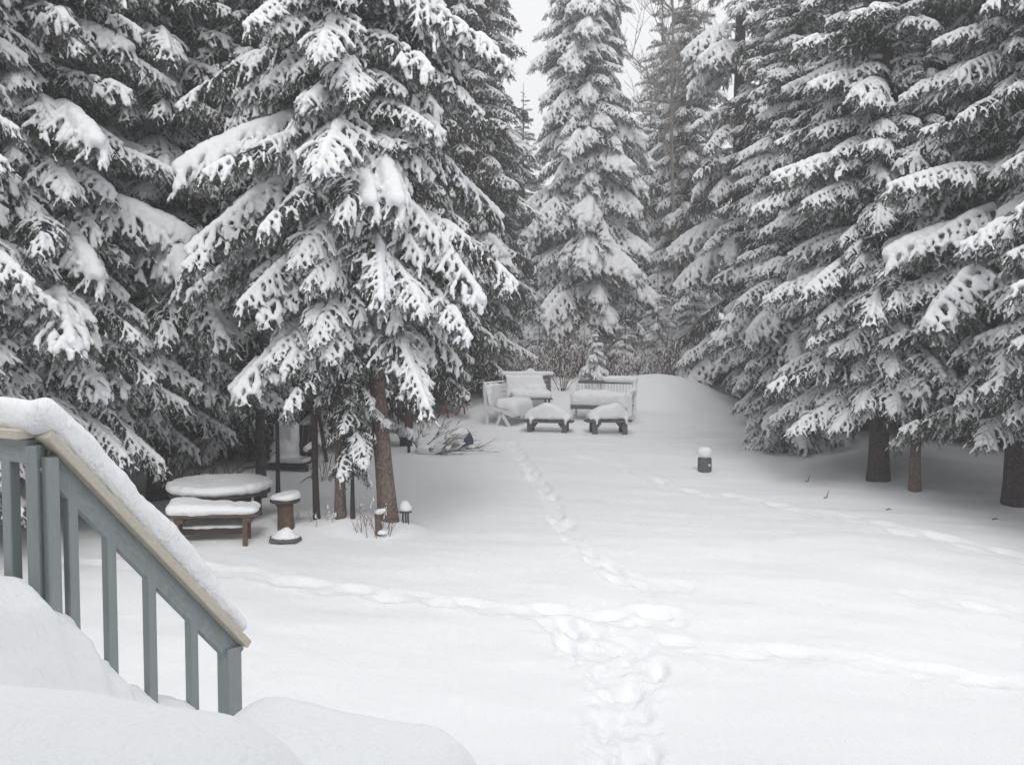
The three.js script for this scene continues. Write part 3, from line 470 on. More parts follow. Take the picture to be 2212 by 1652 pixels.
// ---------------------------------------------------------------- the house at the photographer's back, and the stair railing in front
{
  const t = thing('house', 'grey green house that the snowy deck and stair railing belong to', 'house', [0, 0, 1.3]);
  part('wall', box(13, 6.6, 0.3, 0, 3.2, 0.15), M.paint, t);
  for (const s of [-1, 1]) part('wall', box(0.3, 6.6, 8, 6.35 * s, 3.2, 4.3), M.paint, t);
  part('roof', box(14, 0.2, 5.4, 0, 7.5, 1.8, -0.42), M.greyWood, t); part('roof', box(14, 0.2, 5.4, 0, 7.5, 6.6, 0.42), M.greyWood, t);
}
{
  const A = V(-1.744, 2.529, -3.5), B = V(-1.27, 1.568, -4.2);              // under the snow, along the cap board
  const t = thing('stair_railing', 'grey green painted stair railing with cream cap boards under a ridge of snow', 'railing', [A.x, 1.2, A.z]);
  const L = (p) => p.clone().sub(t.position), on = (f) => L(A.clone().lerp(B, f)), dir = B.clone().sub(A), along = V(dir.x, 0, dir.z).normalize(), face = Math.atan2(-along.z, along.x);
  const post = (p, top, bot, w = 0.092) => part('post', box(w, top - bot, w, p.x, (top + bot) / 2, p.z, 0, face), M.paint, t);
  const e = on(1.035), s = on(-0.03);
  part('cap_board', beam(on(-0.02).add(V(0, -0.02, 0)), on(1.06).add(V(0, -0.02, 0)), 0.135, 0.036), M.cream, t);
  part('rail', beam(on(0.0).add(V(0, -0.105, 0)), on(1.03).add(V(0, -0.105, 0)), 0.04, 0.09), M.paint, t);
  post(L(V(-1.722, 0, -3.49)), 1.24, -0.4, 0.05); post(on(0.985), 0.29, -1.3, 0.078);
  const side = V(-along.z, 0, along.x).multiplyScalar(-1);
  for (const f of [0.112, 0.298, 0.508, 0.748]) { const p = on(f), top = p.y - 0.075; part('baluster', box(0.042, 1.0, 0.042, p.x, top - 0.5, p.z, 0, face), M.paint, t); }
  { const p = L(V(-1.77, 0, -3.49)); part('post', box(0.044, 1.85, 0.09, p.x, 0.36, p.z), M.paint, t); }
  // the level rail that goes off to the left
  const C = L(at(72, 935, 3.48)), Dn = L(at(-420, 893, 3.9)); C.y = Math.max(C.y, 0) ; Dn.y = C.y + 0.03;
  part('cap_board', beam(C, Dn, 0.135, 0.036), M.cream, t);
  part('rail', beam(C.clone().add(V(-0.01, -0.065, 0)), Dn.clone().add(V(0, -0.065, 0)), 0.04, 0.09), M.paint, t);
  for (let i = 0; i < 4; i++) { const p = C.clone().lerp(Dn, 0.095 + i * 0.17), top = p.y - 0.1; part('baluster', box(0.047, 1.0, 0.047, p.x, top - 0.5, p.z, 0, Math.atan2(-(Dn.z - C.z), Dn.x - C.x)), M.paint, t); }
  // snow along both caps
  const F = new Field([-1.3, 0.1, -1.0], [0.65, 1.6, 0.3], 0.0125, 40), ridge = (p, q, half, high, end) => {
    const d = q.clone().sub(p), len = d.length(); d.normalize(); const w = V(d.z, 0, -d.x).normalize(), n = w.clone().cross(d); if (n.y < 0) n.negate();
    F.add((x, y, z) => {
      const ax = x - p.x, ay = y - p.y, az = z - p.z, u = ax * d.x + ay * d.y + az * d.z, v = ax * w.x + az * w.z, f = u / len, hh = high * (1 + 0.16 * noise(u * 3.1, 4.2, len) + 0.1 * noise(u * 8, v * 8, 1)) * (1 - (end ?? 0) * sstep(0.7, 1, f)), h = ax * n.x + ay * n.y + az * n.z;
      const r = 0.05, wv = half * (1 - 0.25 * Math.max(0, h / high)) + 0.008 * noise(u * 5, h * 6, 3), a = Math.abs(v) - wv + r, b = Math.abs(h - hh / 2) - hh / 2 + r, c = Math.abs(u - len / 2) - len / 2 + r;
      return hyp(Math.max(a, 0), Math.max(b, 0), Math.max(c, 0)) + Math.min(Math.max(a, b, c), 0) - r;
    }, [Math.min(p.x, q.x) - 0.15, Math.min(p.y, q.y) - 0.1, Math.min(p.z, q.z) - 0.15], [Math.max(p.x, q.x) + 0.15, Math.max(p.y, q.y) + 0.25, Math.max(p.z, q.z) + 0.15]);
  };
  ridge(on(-0.07).add(V(0, 0.005, 0)), on(1.045).add(V(0, 0.0, 0)), 0.064, 0.118, 0.35);
  ridge(C.clone().add(V(0.05, 0.0, 0)), Dn.clone().add(V(0, 0.0, 0)), 0.064, 0.125);
  part('snow', F.mesh(0.005, 26), M.snow, t);
}
function drift(name, label, lo, hi, cell, fn, rough = 0.01, freq = 3) {      // a body of snow from a height function, down to the ground
  const F = new Field(lo, hi, cell, 30); F.add(fn, lo, hi); const g = F.mesh(rough, freq); const m = part(numbered(name), g, M.snow, scene);
  const uv = [], p = g.attributes.position; for (let i = 0; i < p.count; i++) uv.push(p.getX(i) / 0.9, p.getZ(i) / 0.9); g.setAttribute('uv', new THREE.Float32BufferAttribute(uv, 2));
  return tag(m, label, 'snow bank');
}
{ // snow on the stair, stepping down along the foot of the railing
  const A = V(-1.744, 0, -3.5), d = V(0.474, 0, -0.7), L = d.length(); d.normalize(); const s = V(-d.z, 0, d.x);
  const top = [[-0.9, 2.26], [-0.45, 2.13], [-0.12, 2.02], [-0.03, 1.9], [0.055, 1.85], [0.115, 1.67], [0.2, 1.63], [0.26, 1.5], [0.36, 1.465], [0.42, 1.37], [0.6, 1.33], [0.68, 1.23], [0.9, 1.1], [1.3, 0.7]];
  const H = (u) => { let i = 0; while (i < top.length - 2 && top[i + 1][0] < u) i++; const t = Math.min(1, Math.max(0, (u - top[i][0]) / (top[i + 1][0] - top[i][0]))); return lerp(top[i][1], top[i + 1][1], t * t * (3 - 2 * t)); };
  drift('stair_snow', 'deep snow on the stair, stepped down against the balusters of the railing', [-3.0, 0.2, -4.7], [-0.5, 2.4, -2.3], 0.03, (x, y, z) => {
    const u = (x - A.x) * d.x + (z - A.z) * d.z, v = (x - A.x) * s.x + (z - A.z) * s.z;   // v > 0 towards the camera
    const h = H(u) - 0.4 * Math.max(0, v) - 1.7 * Math.max(0, v - 0.2) - 0.15 * Math.max(0, -v), e = Math.max(v - 1.0, -0.75 - v, -1.3 - u, u - 1.2) ;
    return Math.max((y - h) * 0.6, e);
  }, 0.014, 5);
}
drift('snow_mound', 'broad smooth snow mound in the very front below the stair railing', [-3.0, 0.0, -3.2], [-0.35, 2.1, -1.2], 0.035, (x, y, z) => {
  const h = 1.862 - 0.13 * (x + 1.6) - 0.05 * (z + 2.9) , a = Math.abs(x + 1.75) - 1.22 + 0.4, b = Math.abs(z + 2.15) - 0.95 + 0.4, c = y - h + 0.4;
  return hyp(Math.max(a, 0), Math.max(b, 0), Math.max(c, 0)) + Math.min(Math.max(a, b, c), 0) - 0.4;
}, 0.012, 2);
drift('snow_mound', 'rounded snow mound beside the foot of the railing post', [-1.5, 0.0, -4.45], [0.15, 1.6, -2.4], 0.035, (x, y, z) => {
  const h = 1.37 - 0.2 * (x + 0.9) , a = Math.abs(x + 0.66) - 0.56 + 0.28, b = Math.abs(z + 3.35) - 0.75 + 0.28, c = y - h + 0.28;
  return hyp(Math.max(a, 0), Math.max(b, 0), Math.max(c, 0)) + Math.min(Math.max(a, b, c), 0) - 0.28;
}, 0.016, 2.5);

// ---------------------------------------------------------------- round table, its bench, the stool
const snowCap = (hx, hz, h, o = {}) => {               // a pillow of snow, flat below, rounded above and bulging over its support
  const c = o.cell ?? 0.02, F = new Field([-hx - 0.12, -0.1, -hz - 0.12], [hx + 0.12, h * 1.7 + 0.12, hz + 0.12], c, 40), r = Math.min(h * 0.62, hz * 0.8, hx * 0.8), round = o.round, seed = o.seed ?? 0;
  F.add((x, y, z) => {
    const top = h * (1 + (o.wave ?? 0.2) * noise(x * 2.2 + seed, z * 2.2, seed) + (o.tilt ?? 0) * x), over = 0.012 * noise(x * 9 + seed, z * 9, 3) ;
    const a = round ? hyp(x / hx, z / hz) * Math.min(hx, hz) - Math.min(hx, hz) + r : Math.max(Math.abs(x) - hx + r, Math.abs(z) - hz + r) + 0, b = Math.abs(y - top / 2) - top / 2 + r;
    const q = round ? Math.max(a, 0) : hyp(Math.max(Math.abs(x) - hx + r, 0), Math.max(Math.abs(z) - hz + r, 0));
    return hyp(q, Math.max(b, 0)) + Math.min(Math.max(a, b), 0) - r - over;
  }, [-hx, -0.05, -hz], [hx, h * 1.6, hz]);
  return F.mesh(0.006, 11);
};
const put = (g, x, y, z, rx = 0, ry = 0, rz = 0) => g.applyMatrix4(new THREE.Matrix4().compose(V(x, y, z), new THREE.Quaternion().setFromEuler(new THREE.Euler(rx, ry, rz)), V(1, 1, 1)));
{
  const c = onGround(470, 11.75), t = thing('round_table', 'round wooden garden table under a thick disc of snow', 'table', c.toArray()), r = 0.62, y = at(470, 1052, 11.75).y - c.y - 0.02;
  const n = 9; for (let i = 0; i < n; i++) {           // boards of the round top, each cut to the circle
    const z0 = -r + 2 * r * i / n + 0.004, z1 = -r + 2 * r * (i + 1) / n - 0.004, s = new THREE.Shape(), P = [];
    for (let k = 0; k <= 6; k++) { const z = lerp(z0, z1, k / 6); P.push([Math.sqrt(Math.max(0.001, r * r - z * z)), z]); }
    P.forEach(([x, z], k) => k ? s.lineTo(x, z) : s.moveTo(x, z)); P.reverse().forEach(([x, z]) => s.lineTo(-x, z));
    const g = new THREE.ExtrudeGeometry(s, { depth: 0.04, bevelEnabled: false }); g.rotateX(Math.PI / 2); g.translate(0, y, 0); part('plank', g, M.darkWood, t);
  }
  for (const z of [0.3, -0.3]) part('apron', box(0.95, 0.07, 0.04, 0, y - 0.08, z), M.darkWood, t);
  for (const [x, z] of [[-0.4, 0.28], [0.4, 0.28], [-0.4, -0.28], [0.4, -0.28]]) part('leg', box(0.09, y + 0.1, 0.05, x, (y - 0.14) / 2, z), M.darkWood, t);
  part('stretcher', box(0.8, 0.09, 0.04, 0, 0.16, 0.0), M.darkWood, t);
  part('snow', put(snowCap(0.645, 0.645, 0.12, { round: true, wave: 0.12, seed: 3, cell: 0.018 }), 0, y - 0.005, 0), M.snow, t);
}
{
  const c = onGround(458, 10.85), y = at(458, 1109, 10.85).y - c.y, t = thing('garden_bench', 'low wooden bench with a pillow of snow in front of the round table', 'bench', c.toArray(), 0.12);
  for (let i = 0; i < 3; i++) part('plank', box(1.02, 0.032, 0.105, 0, y, -0.115 + 0.115 * i), M.wood, t);
  for (const x of [-0.4, 0.36]) for (const z of [-0.13, 0.12]) part('leg', box(0.055, y + 0.1, 0.045, x, (y - 0.13) / 2, z), M.wood, t);
  for (const x of [-0.4, 0.36]) part('cross_bar', box(0.05, 0.06, 0.3, x + 0.05, y - 0.05, 0), M.wood, t);
  const st = part('stretcher', box(0.72, 0.075, 0.035, -0.02, 0.13, -0.02), M.darkWood, t); part('snow', put(snowCap(0.35, 0.05, 0.04, { wave: 0.3, cell: 0.012 }), -0.02, 0.165, -0.02), M.snow, st);
  part('snow', put(snowCap(0.52, 0.215, 0.125, { wave: 0.3, seed: 8, tilt: -0.6, cell: 0.016 }), 0, y + 0.012, 0), M.snow, t);
}
{
  const c = onGround(612, 11.3), y = at(612, 1078, 11.3).y - c.y, t = thing('log_stool', 'round stool on a log pedestal with a snow cap, right of the round table', 'stool', c.toArray());
  const disc = new THREE.LatheGeometry([[0, 0], [0.165, 0], [0.178, 0.008], [0.18, 0.02], [0.178, 0.034], [0, 0.036]].map(([a, b]) => new THREE.Vector2(a, b)), 28); disc.translate(0, y - 0.03, 0); part('seat', disc, M.darkWood, t);
  part('pedestal', tube([V(0.01, -0.1, 0), V(0.005, 0.1, 0), V(0, y - 0.03, 0)], [0.11, 0.098, 0.095], 16), M.wood, t);
  part('snow', put(snowCap(0.185, 0.185, 0.085, { round: true, wave: 0.3, seed: 5, tilt: 1.4, cell: 0.012 }), 0, y, 0), M.snow, t);
  const p = onGround(612, 10.95), s = thing('flat_stone', 'flat slab tilted against the stool foot with a peaked cap of snow', 'slab', p.toArray(), 0.1);
  const sh = new THREE.Shape([[-0.17, -0.09], [-0.05, -0.13], [0.12, -0.11], [0.18, -0.01], [0.12, 0.11], [-0.06, 0.13], [-0.18, 0.05]].map(([a, b]) => new THREE.Vector2(a, b)));
  const g = new THREE.ExtrudeGeometry(sh, { depth: 0.02, bevelEnabled: true, bevelSize: 0.008, bevelThickness: 0.006, bevelSegments: 2 }); g.rotateX(-Math.PI / 2 + 0.12); g.translate(0, 0.025, 0); part('slab', g, M.greyWood, s);
  const F = new Field([-0.25, 0, -0.22], [0.25, 0.3, 0.22], 0.012, 50); F.ball(0, 0.055, 0, 0.165, 0.035, 0.12); F.ball(0, 0.09, 0, 0.085, 0.05, 0.07); F.ball(0.01, 0.12, 0, 0.04, 0.04, 0.04); part('snow', F.mesh(0.005, 14), M.snow, s);
}
// ---------------------------------------------------------------- garden benches round the snowed-in fire place
function backless(label, qx0, qx1, yTop, yFoot, D, turn, seed, wide) {
  const c = onGround((qx0 + qx1) / 2, D), L = (qx1 - qx0) * Q / FOC * D / Math.cos(turn), y = at((qx0 + qx1) / 2, yTop, D).y - c.y, t = thing('garden_bench', label, 'bench', c.toArray(), turn);
  // a gently curved seat of three planks
  for (let k = 0; k < 3; k++) {
    const z0 = -0.165 + 0.112 * k, z1 = z0 + 0.104, s = new THREE.Shape(), f = (x, z) => z - 0.09 * (x / (L / 2)) ** 2; const n = 10;
    for (let i = 0; i <= n; i++) { const x = -L / 2 + L * i / n; i ? s.lineTo(x, -f(x, z0)) : s.moveTo(x, -f(x, z0)); } for (let i = n; i >= 0; i--) { const x = -L / 2 + L * i / n; s.lineTo(x, -f(x, z1)); }
    const g = new THREE.ExtrudeGeometry(s, { depth: 0.032, bevelEnabled: true, bevelSize: 0.004, bevelThickness: 0.004, bevelSegments: 1 }); g.rotateX(-Math.PI / 2); g.translate(0, y - 0.02, 0); part('plank', g, M.greyWood, t);
  }
  for (const s of [-1, 1]) {
    const x = s * (L / 2 - 0.17), z = -0.045; part('leg', box(0.115, y + 0.16, 0.05, x, (y - 0.16) / 2 - 0.02, z + 0.11), M.greyWood, t); part('leg', box(0.115, y + 0.16, 0.05, x, (y - 0.16) / 2 - 0.02, z - 0.14), M.greyWood, t);
    part('bracket', flat([box(0.05, 0.1, 0.2, x - s * 0.08, y - 0.075, z), box(0.04, 0.06, 0.2, x - s * 0.12, y - 0.05, z)]), M.greyWood, t);
  }
  const F = new Field([-L / 2 - 0.15, -0.12, -0.45], [L / 2 + 0.15, 0.7, 0.35], 0.02, 45), rnd = rng(seed), hs = wide;
  for (let i = 0; i < 22; i++) { const f = (i + 0.5) / 22, x = (f - 0.5) * (L - 0.12), e = Math.sin(Math.PI * f) ** 0.4, h = 0.285 * e * lerp(hs[0], hs[1], f) * (1 + 0.2 * noise(f * 4 + seed, 1)), z = -0.03 - 0.09 * (x / (L / 2)) ** 2; F.slab(x, h * 0.62, z, L / 26, h * 0.62, 0.15 + 0.03 * e, Math.min(0.1, h * 0.55)); }
  for (const x of [-(L / 2 - 0.17), L / 2 - 0.17]) F.capsule(V(x + 0.03, 0.02, 0.11), V(x + 0.03, -0.06, 0.12), 0.04, 0.025);
  part('snow', put(F.mesh(0.008, 9), 0, y + 0.018, 0), M.snow, t);
}
backless('backless grey bench under an even loaf of snow, left one of the front pair', 1129, 1237, 909, 930, 20.4, -0.2, 4, [1.1, 0.95]);
backless('backless grey bench under a dipped loaf of snow, right one of the front pair', 1267, 1366, 908, 930, 20.3, 0.16, 6, [0.85, 1.15]);
{ // slatted bench on the right, its seat and half of its back buried
  const D = 21.9, c = onGround(1303, D), t = thing('slatted_bench', 'garden bench with an upright slatted back, seat and armrest buried in snow', 'bench', c.toArray(), -0.32), L = 1.42, y = 0.34;
  for (let k = 0; k < 4; k++) part('seat_slat', box(L, 0.026, 0.095, 0, y, 0.26 - 0.105 * k), M.greyWood, t);
  part('seat_rail', box(L - 0.02, 0.07, 0.03, 0, y - 0.05, 0.3), M.greyWood, t);
  const lean = 0.2, bk = (h) => V(0, y + h * Math.cos(lean), -0.16 - h * Math.sin(lean));
  for (let i = 0; i < 19; i++) { const x = -L / 2 + 0.07 + (L - 0.14) * i / 18, p = bk(0.27); part('back_slat', box(0.04, 0.5, 0.018, x, p.y, p.z, -lean), M.white, t); }
  { const p = bk(0.53), q = bk(0.04); part('top_rail', box(L, 0.075, 0.04, 0, p.y, p.z, -lean), M.greyWood, t); part('lower_rail', box(L, 0.05, 0.035, 0, q.y, q.z, -lean), M.greyWood, t); }
  for (const x of [-L / 2 + 0.03, L / 2 - 0.03]) { part('leg', beam(V(x, -0.15, -0.05), bk(0.6).setX(x), 0.05, 0.06), M.white, t); part('leg', box(0.06, y + 0.36, 0.05, x, (y + 0.06) / 2, 0.28), M.white, t); part('armrest', box(0.08, 0.03, 0.5, x, y + 0.23, 0.06), M.white, t); }
  const F = new Field([-L / 2 - 0.2, 0.1, -0.6], [L / 2 + 0.25, 1.15, 0.55], 0.022, 40);
  F.slab(-0.06, y + 0.15, 0.12, L / 2 - 0.06, 0.16, 0.25, 0.13); F.slab(-0.2, y + 0.2, 0.06, L / 2 - 0.3, 0.15, 0.2, 0.12);
  F.capsule(V(L / 2 - 0.06, y + 0.26, 0.28), V(L / 2 - 0.06, y + 0.3, -0.2), 0.07, 0.08); F.capsule(V(L / 2 - 0.02, y - 0.2, 0.3), V(L / 2 - 0.02, y + 0.2, 0.28), 0.06, 0.06); F.slab(L / 2 - 0.14, y + 0.06, 0.28, 0.1, 0.12, 0.06, 0.05);
  { const p = bk(0.6); for (let i = 0; i < 10; i++) F.capsule(V(-0.02 + i * 0.072, p.y + 0.0, p.z), V(0.05 + i * 0.072, p.y + 0.0, p.z + 0.01), 0.06, 0.06); F.capsule(bk(0.6).setX(L / 2 - 0.01), bk(-0.25).setX(L / 2 + 0.0), 0.045, 0.04); }
  part('snow', F.mesh(0.01, 9), M.snow, t);
}
{ // bench at the back, facing the house, and the one beside it seen from its end
  const D = 23, c = onGround(1140, D), t = thing('garden_bench', 'wide garden bench facing the house, its back and seat plastered with snow', 'bench', c.toArray(), 0.05), L = 1.18, y = 0.3, lean = 0.22, bk = (h) => V(0, y + h * Math.cos(lean), -0.16 - h * Math.sin(lean));
  for (let k = 0; k < 4; k++) part('seat_slat', box(L, 0.026, 0.095, 0, y, 0.24 - 0.105 * k), M.greyWood, t);
  for (let k = 0; k < 5; k++) { const p = bk(0.08 + 0.105 * k); part('back_slat', box(L, 0.09, 0.022, 0, p.y, p.z, -lean), M.greyWood, t); }
  { const p = bk(0.6); part('top_rail', box(L + 0.08, 0.03, 0.07, 0.02, p.y, p.z, -lean), M.greyWood, t); }
  for (const x of [-L / 2 + 0.05, L / 2 - 0.05]) { part('leg', beam(V(x, -0.15, -0.08), bk(0.6).setX(x), 0.05, 0.05), M.greyWood, t); part('leg', box(0.05, y + 0.15, 0.05, x - 0.12 * Math.sign(x), (y - 0.15) / 2, 0.2), M.greyWood, t); }
  const F = new Field([-L / 2 - 0.2, 0.15, -0.6], [L / 2 + 0.25, 1.1, 0.5], 0.022, 40), q = bk(0.3);
  F.add((x, yy, z) => { const h = (yy - y) / Math.cos(lean), zz = z + 0.12 + h * Math.sin(lean), a = Math.max(Math.abs(x + 0.03) - L / 2 + 0.14 + 0.35 * Math.max(0, h - 0.3) * (x > 0 ? 1 : 0), Math.abs(h - 0.28) - 0.28 + 0.05), b = Math.abs(zz) - 0.06; return hyp(Math.max(a, 0), Math.max(b, 0)) + Math.min(Math.max(a, b), 0) - 0.04; }, [-L / 2, y - 0.05, -0.5], [L / 2, 1, 0.1]);
  F.slab(0.08, y + 0.1, 0.08, L / 2 - 0.1, 0.1, 0.2, 0.09); F.ball(0.2, y + 0.22, 0.02, 0.22, 0.12, 0.15); F.capsule(bk(0.615).setX(-0.6).add(V(0, 0, 0.03)), bk(0.615).setX(0.62).add(V(0, 0, 0.03)), 0.06, 0.05); F.ball(0.08, bk(0.7).y, bk(0.7).z, 0.08, 0.05, 0.06);
  part('snow', F.mesh(0.01, 9), M.snow, t);
}
{
  const D = 21.6, c = onGround(1100, D), t = thing('white_bench', 'white slatted bench seen from its end with splayed legs, leftmost of the benches', 'bench', c.toArray(), 1.12), L = 1.0, y = 0.3, lean = 0.24, bk = (h) => V(0, y - 0.04 + h * Math.cos(lean), -0.22 - h * Math.sin(lean));
  // local x runs along the bench, local +z is where it faces
  for (let k = 0; k < 4; k++) part('seat_slat', box(L, 0.026, 0.1, 0, y - 0.012 * k, 0.27 - 0.115 * k), M.white, t);
  for (let k = 0; k < 6; k++) { const p = bk(0.1 + 0.1 * k); part('back_slat', box(L, 0.085, 0.022, 0, p.y, p.z, -lean), M.white, t); }
  for (const x of [-L / 2 - 0.02, L / 2 + 0.02]) {
    part('leg', beam(V(x, -0.15, -0.28), bk(0.66).setX(x), 0.04, 0.07), M.white, t); part('leg', beam(V(x, -0.15, -0.12), V(x, y, 0.08), 0.04, 0.07), M.white, t); part('leg', beam(V(x, -0.15, 0.34), V(x, y + 0.02, 0.02), 0.04, 0.07), M.white, t);
    part('side_rail', beam(V(x, y + 0.1, -0.3), V(x, y - 0.07, 0.36), 0.035, 0.085), M.white, t);
  }
  const F = new Field([-L / 2 - 0.2, 0, -0.7], [L / 2 + 0.2, 1.2, 0.65], 0.022, 40);
  F.slab(0, y + 0.13, 0.12, L / 2 - 0.02, 0.15, 0.28, 0.13); F.slab(0, y + 0.04, 0.3, L / 2 - 0.05, 0.16, 0.12, 0.1);
  F.capsule(bk(0.69).setX(-L / 2), bk(0.69).setX(L / 2), 0.028, 0.026); F.capsule(bk(0.2).setX(-L / 2 - 0.01).add(V(0, 0, 0.04)), bk(0.66).setX(-L / 2 - 0.01).add(V(0, 0, 0.03)), 0.03, 0.025);
  F.slab(-0.22, bk(0.38).y, bk(0.38).z + 0.03, 0.24, 0.28, 0.05, 0.04);
  part('snow', F.mesh(0.01, 9), M.snow, t);
}
// ---------------------------------------------------------------- small things about the garden
{ // stub post
  const p = hit(1522, 1016), t = thing('wooden_post', 'short grey wooden post with a domed snow cap standing alone in the snow', 'post', p.toArray(), 0.2), k = -p.z * Q / FOC, w = 30 * k, h = at(1522, 988, -p.z).y - p.y;
  part('post', tube([V(0, -0.4, 0), V(0, h * 0.5, 0), V(0, h, 0)], [w / 2, w / 2, w * 0.49], 18), M.greyWood, t); const cap = new THREE.CircleGeometry(w * 0.49, 18); cap.rotateX(-Math.PI / 2); cap.translate(0, h, 0); part('end_grain', cap, M.greyWood, t);
  part('snow_speck', new THREE.IcosahedronGeometry(0.022, 2).translate(w * 0.16, h * 0.5, w * 0.47), M.snow, t);
  part('snow', put(snowCap(w * 0.53, w * 0.53, 0.19, { round: true, wave: 0.1, seed: 12, tilt: 0.15, cell: 0.012 }), 0, h - 0.005, 0), M.snow, t);
}
{ // little lamp or plant stand with a snow dome
  const p = hit(876, 1128), t = thing('garden_lamp', 'small garden lamp on thin wire legs with a snow dome, beside the leaning trunk', 'garden lamp', p.toArray()), h = at(876, 1105, -p.z).y - p.y, r = 0.072;
  part('shade', new THREE.LatheGeometry([[0, 0.035], [0.05, 0.03], [r + 0.008, 0.006], [r + 0.01, 0], [0, 0.0]].map(([a, b]) => new THREE.Vector2(a, b)), 20).translate(0, h, 0), M.iron, t);
  for (let i = 0; i < 4; i++) { const a = 0.5 + i * 1.571; part('leg', tube([V(Math.cos(a) * 0.045, h, Math.sin(a) * 0.045), V(Math.cos(a) * 0.05, -0.1, Math.sin(a) * 0.05)], [0.006, 0.006], 6), M.iron, t); }
  part('stake', tube([V(0, h, 0), V(0.01, -0.1, 0)], [0.012, 0.01], 6), M.iron, t);
  const F = new Field([-0.15, -0.05, -0.15], [0.15, 0.3, 0.15], 0.009, 70); F.ball(0, 0.035, 0, r + 0.004, 0.05, r + 0.004); F.ball(-0.005, 0.075, 0, r * 0.82, 0.06, r * 0.82); part('snow', put(F.mesh(0.003, 12), 0, h + 0.012, 0), M.snow, t);
}
{ // garden seat among the trees
  const D = 15.9, c = onGround(628, D), t = thing('raked_bench', 'snow buried garden seat with a raked back among the trunks behind the stool', 'bench', c.toArray(), -0.18), y = at(628, 997, D).y - c.y, L = 0.62;
  for (let k = 0; k < 4; k++) part('seat_slat', box(L, 0.03, 0.1, 0.02, y, 0.2 - 0.11 * k), M.darkWood, t);
  part('seat_rail', box(L + 0.1, 0.06, 0.035, 0.02, y - 0.04, 0.26), M.darkWood, t);
  for (let k = 0; k < 5; k++) part('back_slat', box(0.1, 0.62, 0.022, -0.2 + 0.11 * k, y + 0.3, -0.25, -0.28), M.darkWood, t);
  for (const x of [-L / 2, L / 2 + 0.04]) { part('leg', box(0.05, y + 0.1, 0.05, x, (y - 0.12) / 2, 0.2), M.darkWood, t); part('leg', box(0.05, y + 0.1, 0.05, x, (y - 0.12) / 2, -0.2), M.darkWood, t); part('armrest', beam(V(x, y + 0.2, 0.26), V(x, y + 0.26, -0.28), 0.07, 0.03), M.darkWood, t); }
  part('frame_pole', beam(V(0.5, -0.1, 0.15), V(0.36, 1.25, -0.2), 0.055, 0.055), M.darkWood, t); part('frame_pole', beam(V(0.36, -0.1, -0.7), V(0.36, 1.25, -0.2), 0.055, 0.055), M.darkWood, t);
  const F = new Field([-0.55, -0.1, -0.6], [0.7, 1.0, 0.45], 0.018, 45); F.slab(-0.12, 0.32, -0.06, 0.21, 0.35, 0.13, 0.1); F.ball(-0.14, 0.16, 0.06, 0.24, 0.2, 0.16); F.slab(0.02, 0.045, 0.1, L / 2, 0.045, 0.18, 0.04); F.capsule(V(L / 2 + 0.04, 0.25, 0.26), V(L / 2 + 0.04, 0.31, -0.26), 0.05, 0.06);
  part('snow', put(F.mesh(0.01, 8), 0, y + 0.015, 0), M.snow, t);
}
{ // red frame and blue tub half buried by the shrub
  const D = 18.6, g = onGround(975, D), k = D * Q / FOC, a = (qx, qy, dz = 0) => at(qx, qy, D).add(V(0, 0, dz)).sub(g);
  const t = thing('red_frame', 'dark red metal frame with two bent legs sticking up out of the snow', 'metal frame', g.toArray());
  const leg = (pts) => { const c = new THREE.CatmullRomCurve3(pts, false, 'catmullrom', 0.15); return tube(c.getPoints(16), () => 0.017, 8); };
  part('leg', leg([a(945, 903), a(954, 882), a(962, 879), a(967, 885), a(968, 903)]), M.red, t); part('leg', leg([a(983, 898, -0.1), a(990, 890, -0.1), a(996, 877, -0.1), a(1002, 880, -0.1), a(1003, 895, -0.1)]), M.red, t); part('cross_bar', tube([a(950, 892, -0.02), a(990, 891, -0.1)], [0.014, 0.014], 8), M.red, t);
  const s = new Field([-0.5, -0.1, -0.35], [0.6, 0.55, 0.35], 0.02, 40); s.capsule(a(955, 880, 0).add(V(0, 0.02, 0)), a(963, 878, 0).add(V(0, 0.02, 0)), 0.02, 0.018); s.capsule(a(994, 876, -0.1).add(V(0, 0.02, 0)), a(1000, 878, -0.1).add(V(0, 0.02, 0)), 0.02, 0.018); part('snow', s.mesh(), M.snow, t);
  const p = onGround(1000, 18.0), u = thing('blue_tub', 'blue plastic tub lying on its side under a cap of snow, below the red frame', 'tub', p.toArray(), 0.5);
  const shell = new THREE.LatheGeometry([[0, 0], [0.12, 0], [0.135, 0.02], [0.165, 0.26], [0.175, 0.27], [0.17, 0.28], [0.15, 0.26], [0.125, 0.03], [0, 0.02]].map(([x, y]) => new THREE.Vector2(x, y)), 26); shell.rotateZ(-1.15); shell.translate(-0.14, 0.12, 0); part('shell', shell, M.blue, u);
  const F = new Field([-0.5, -0.1, -0.4], [0.4, 0.6, 0.4], 0.018, 45); F.ball(-0.08, 0.3, 0, 0.2, 0.11, 0.17); F.ball(-0.22, 0.18, 0.05, 0.18, 0.2, 0.2); part('snow', F.mesh(0.008, 9), M.snow, u);
}
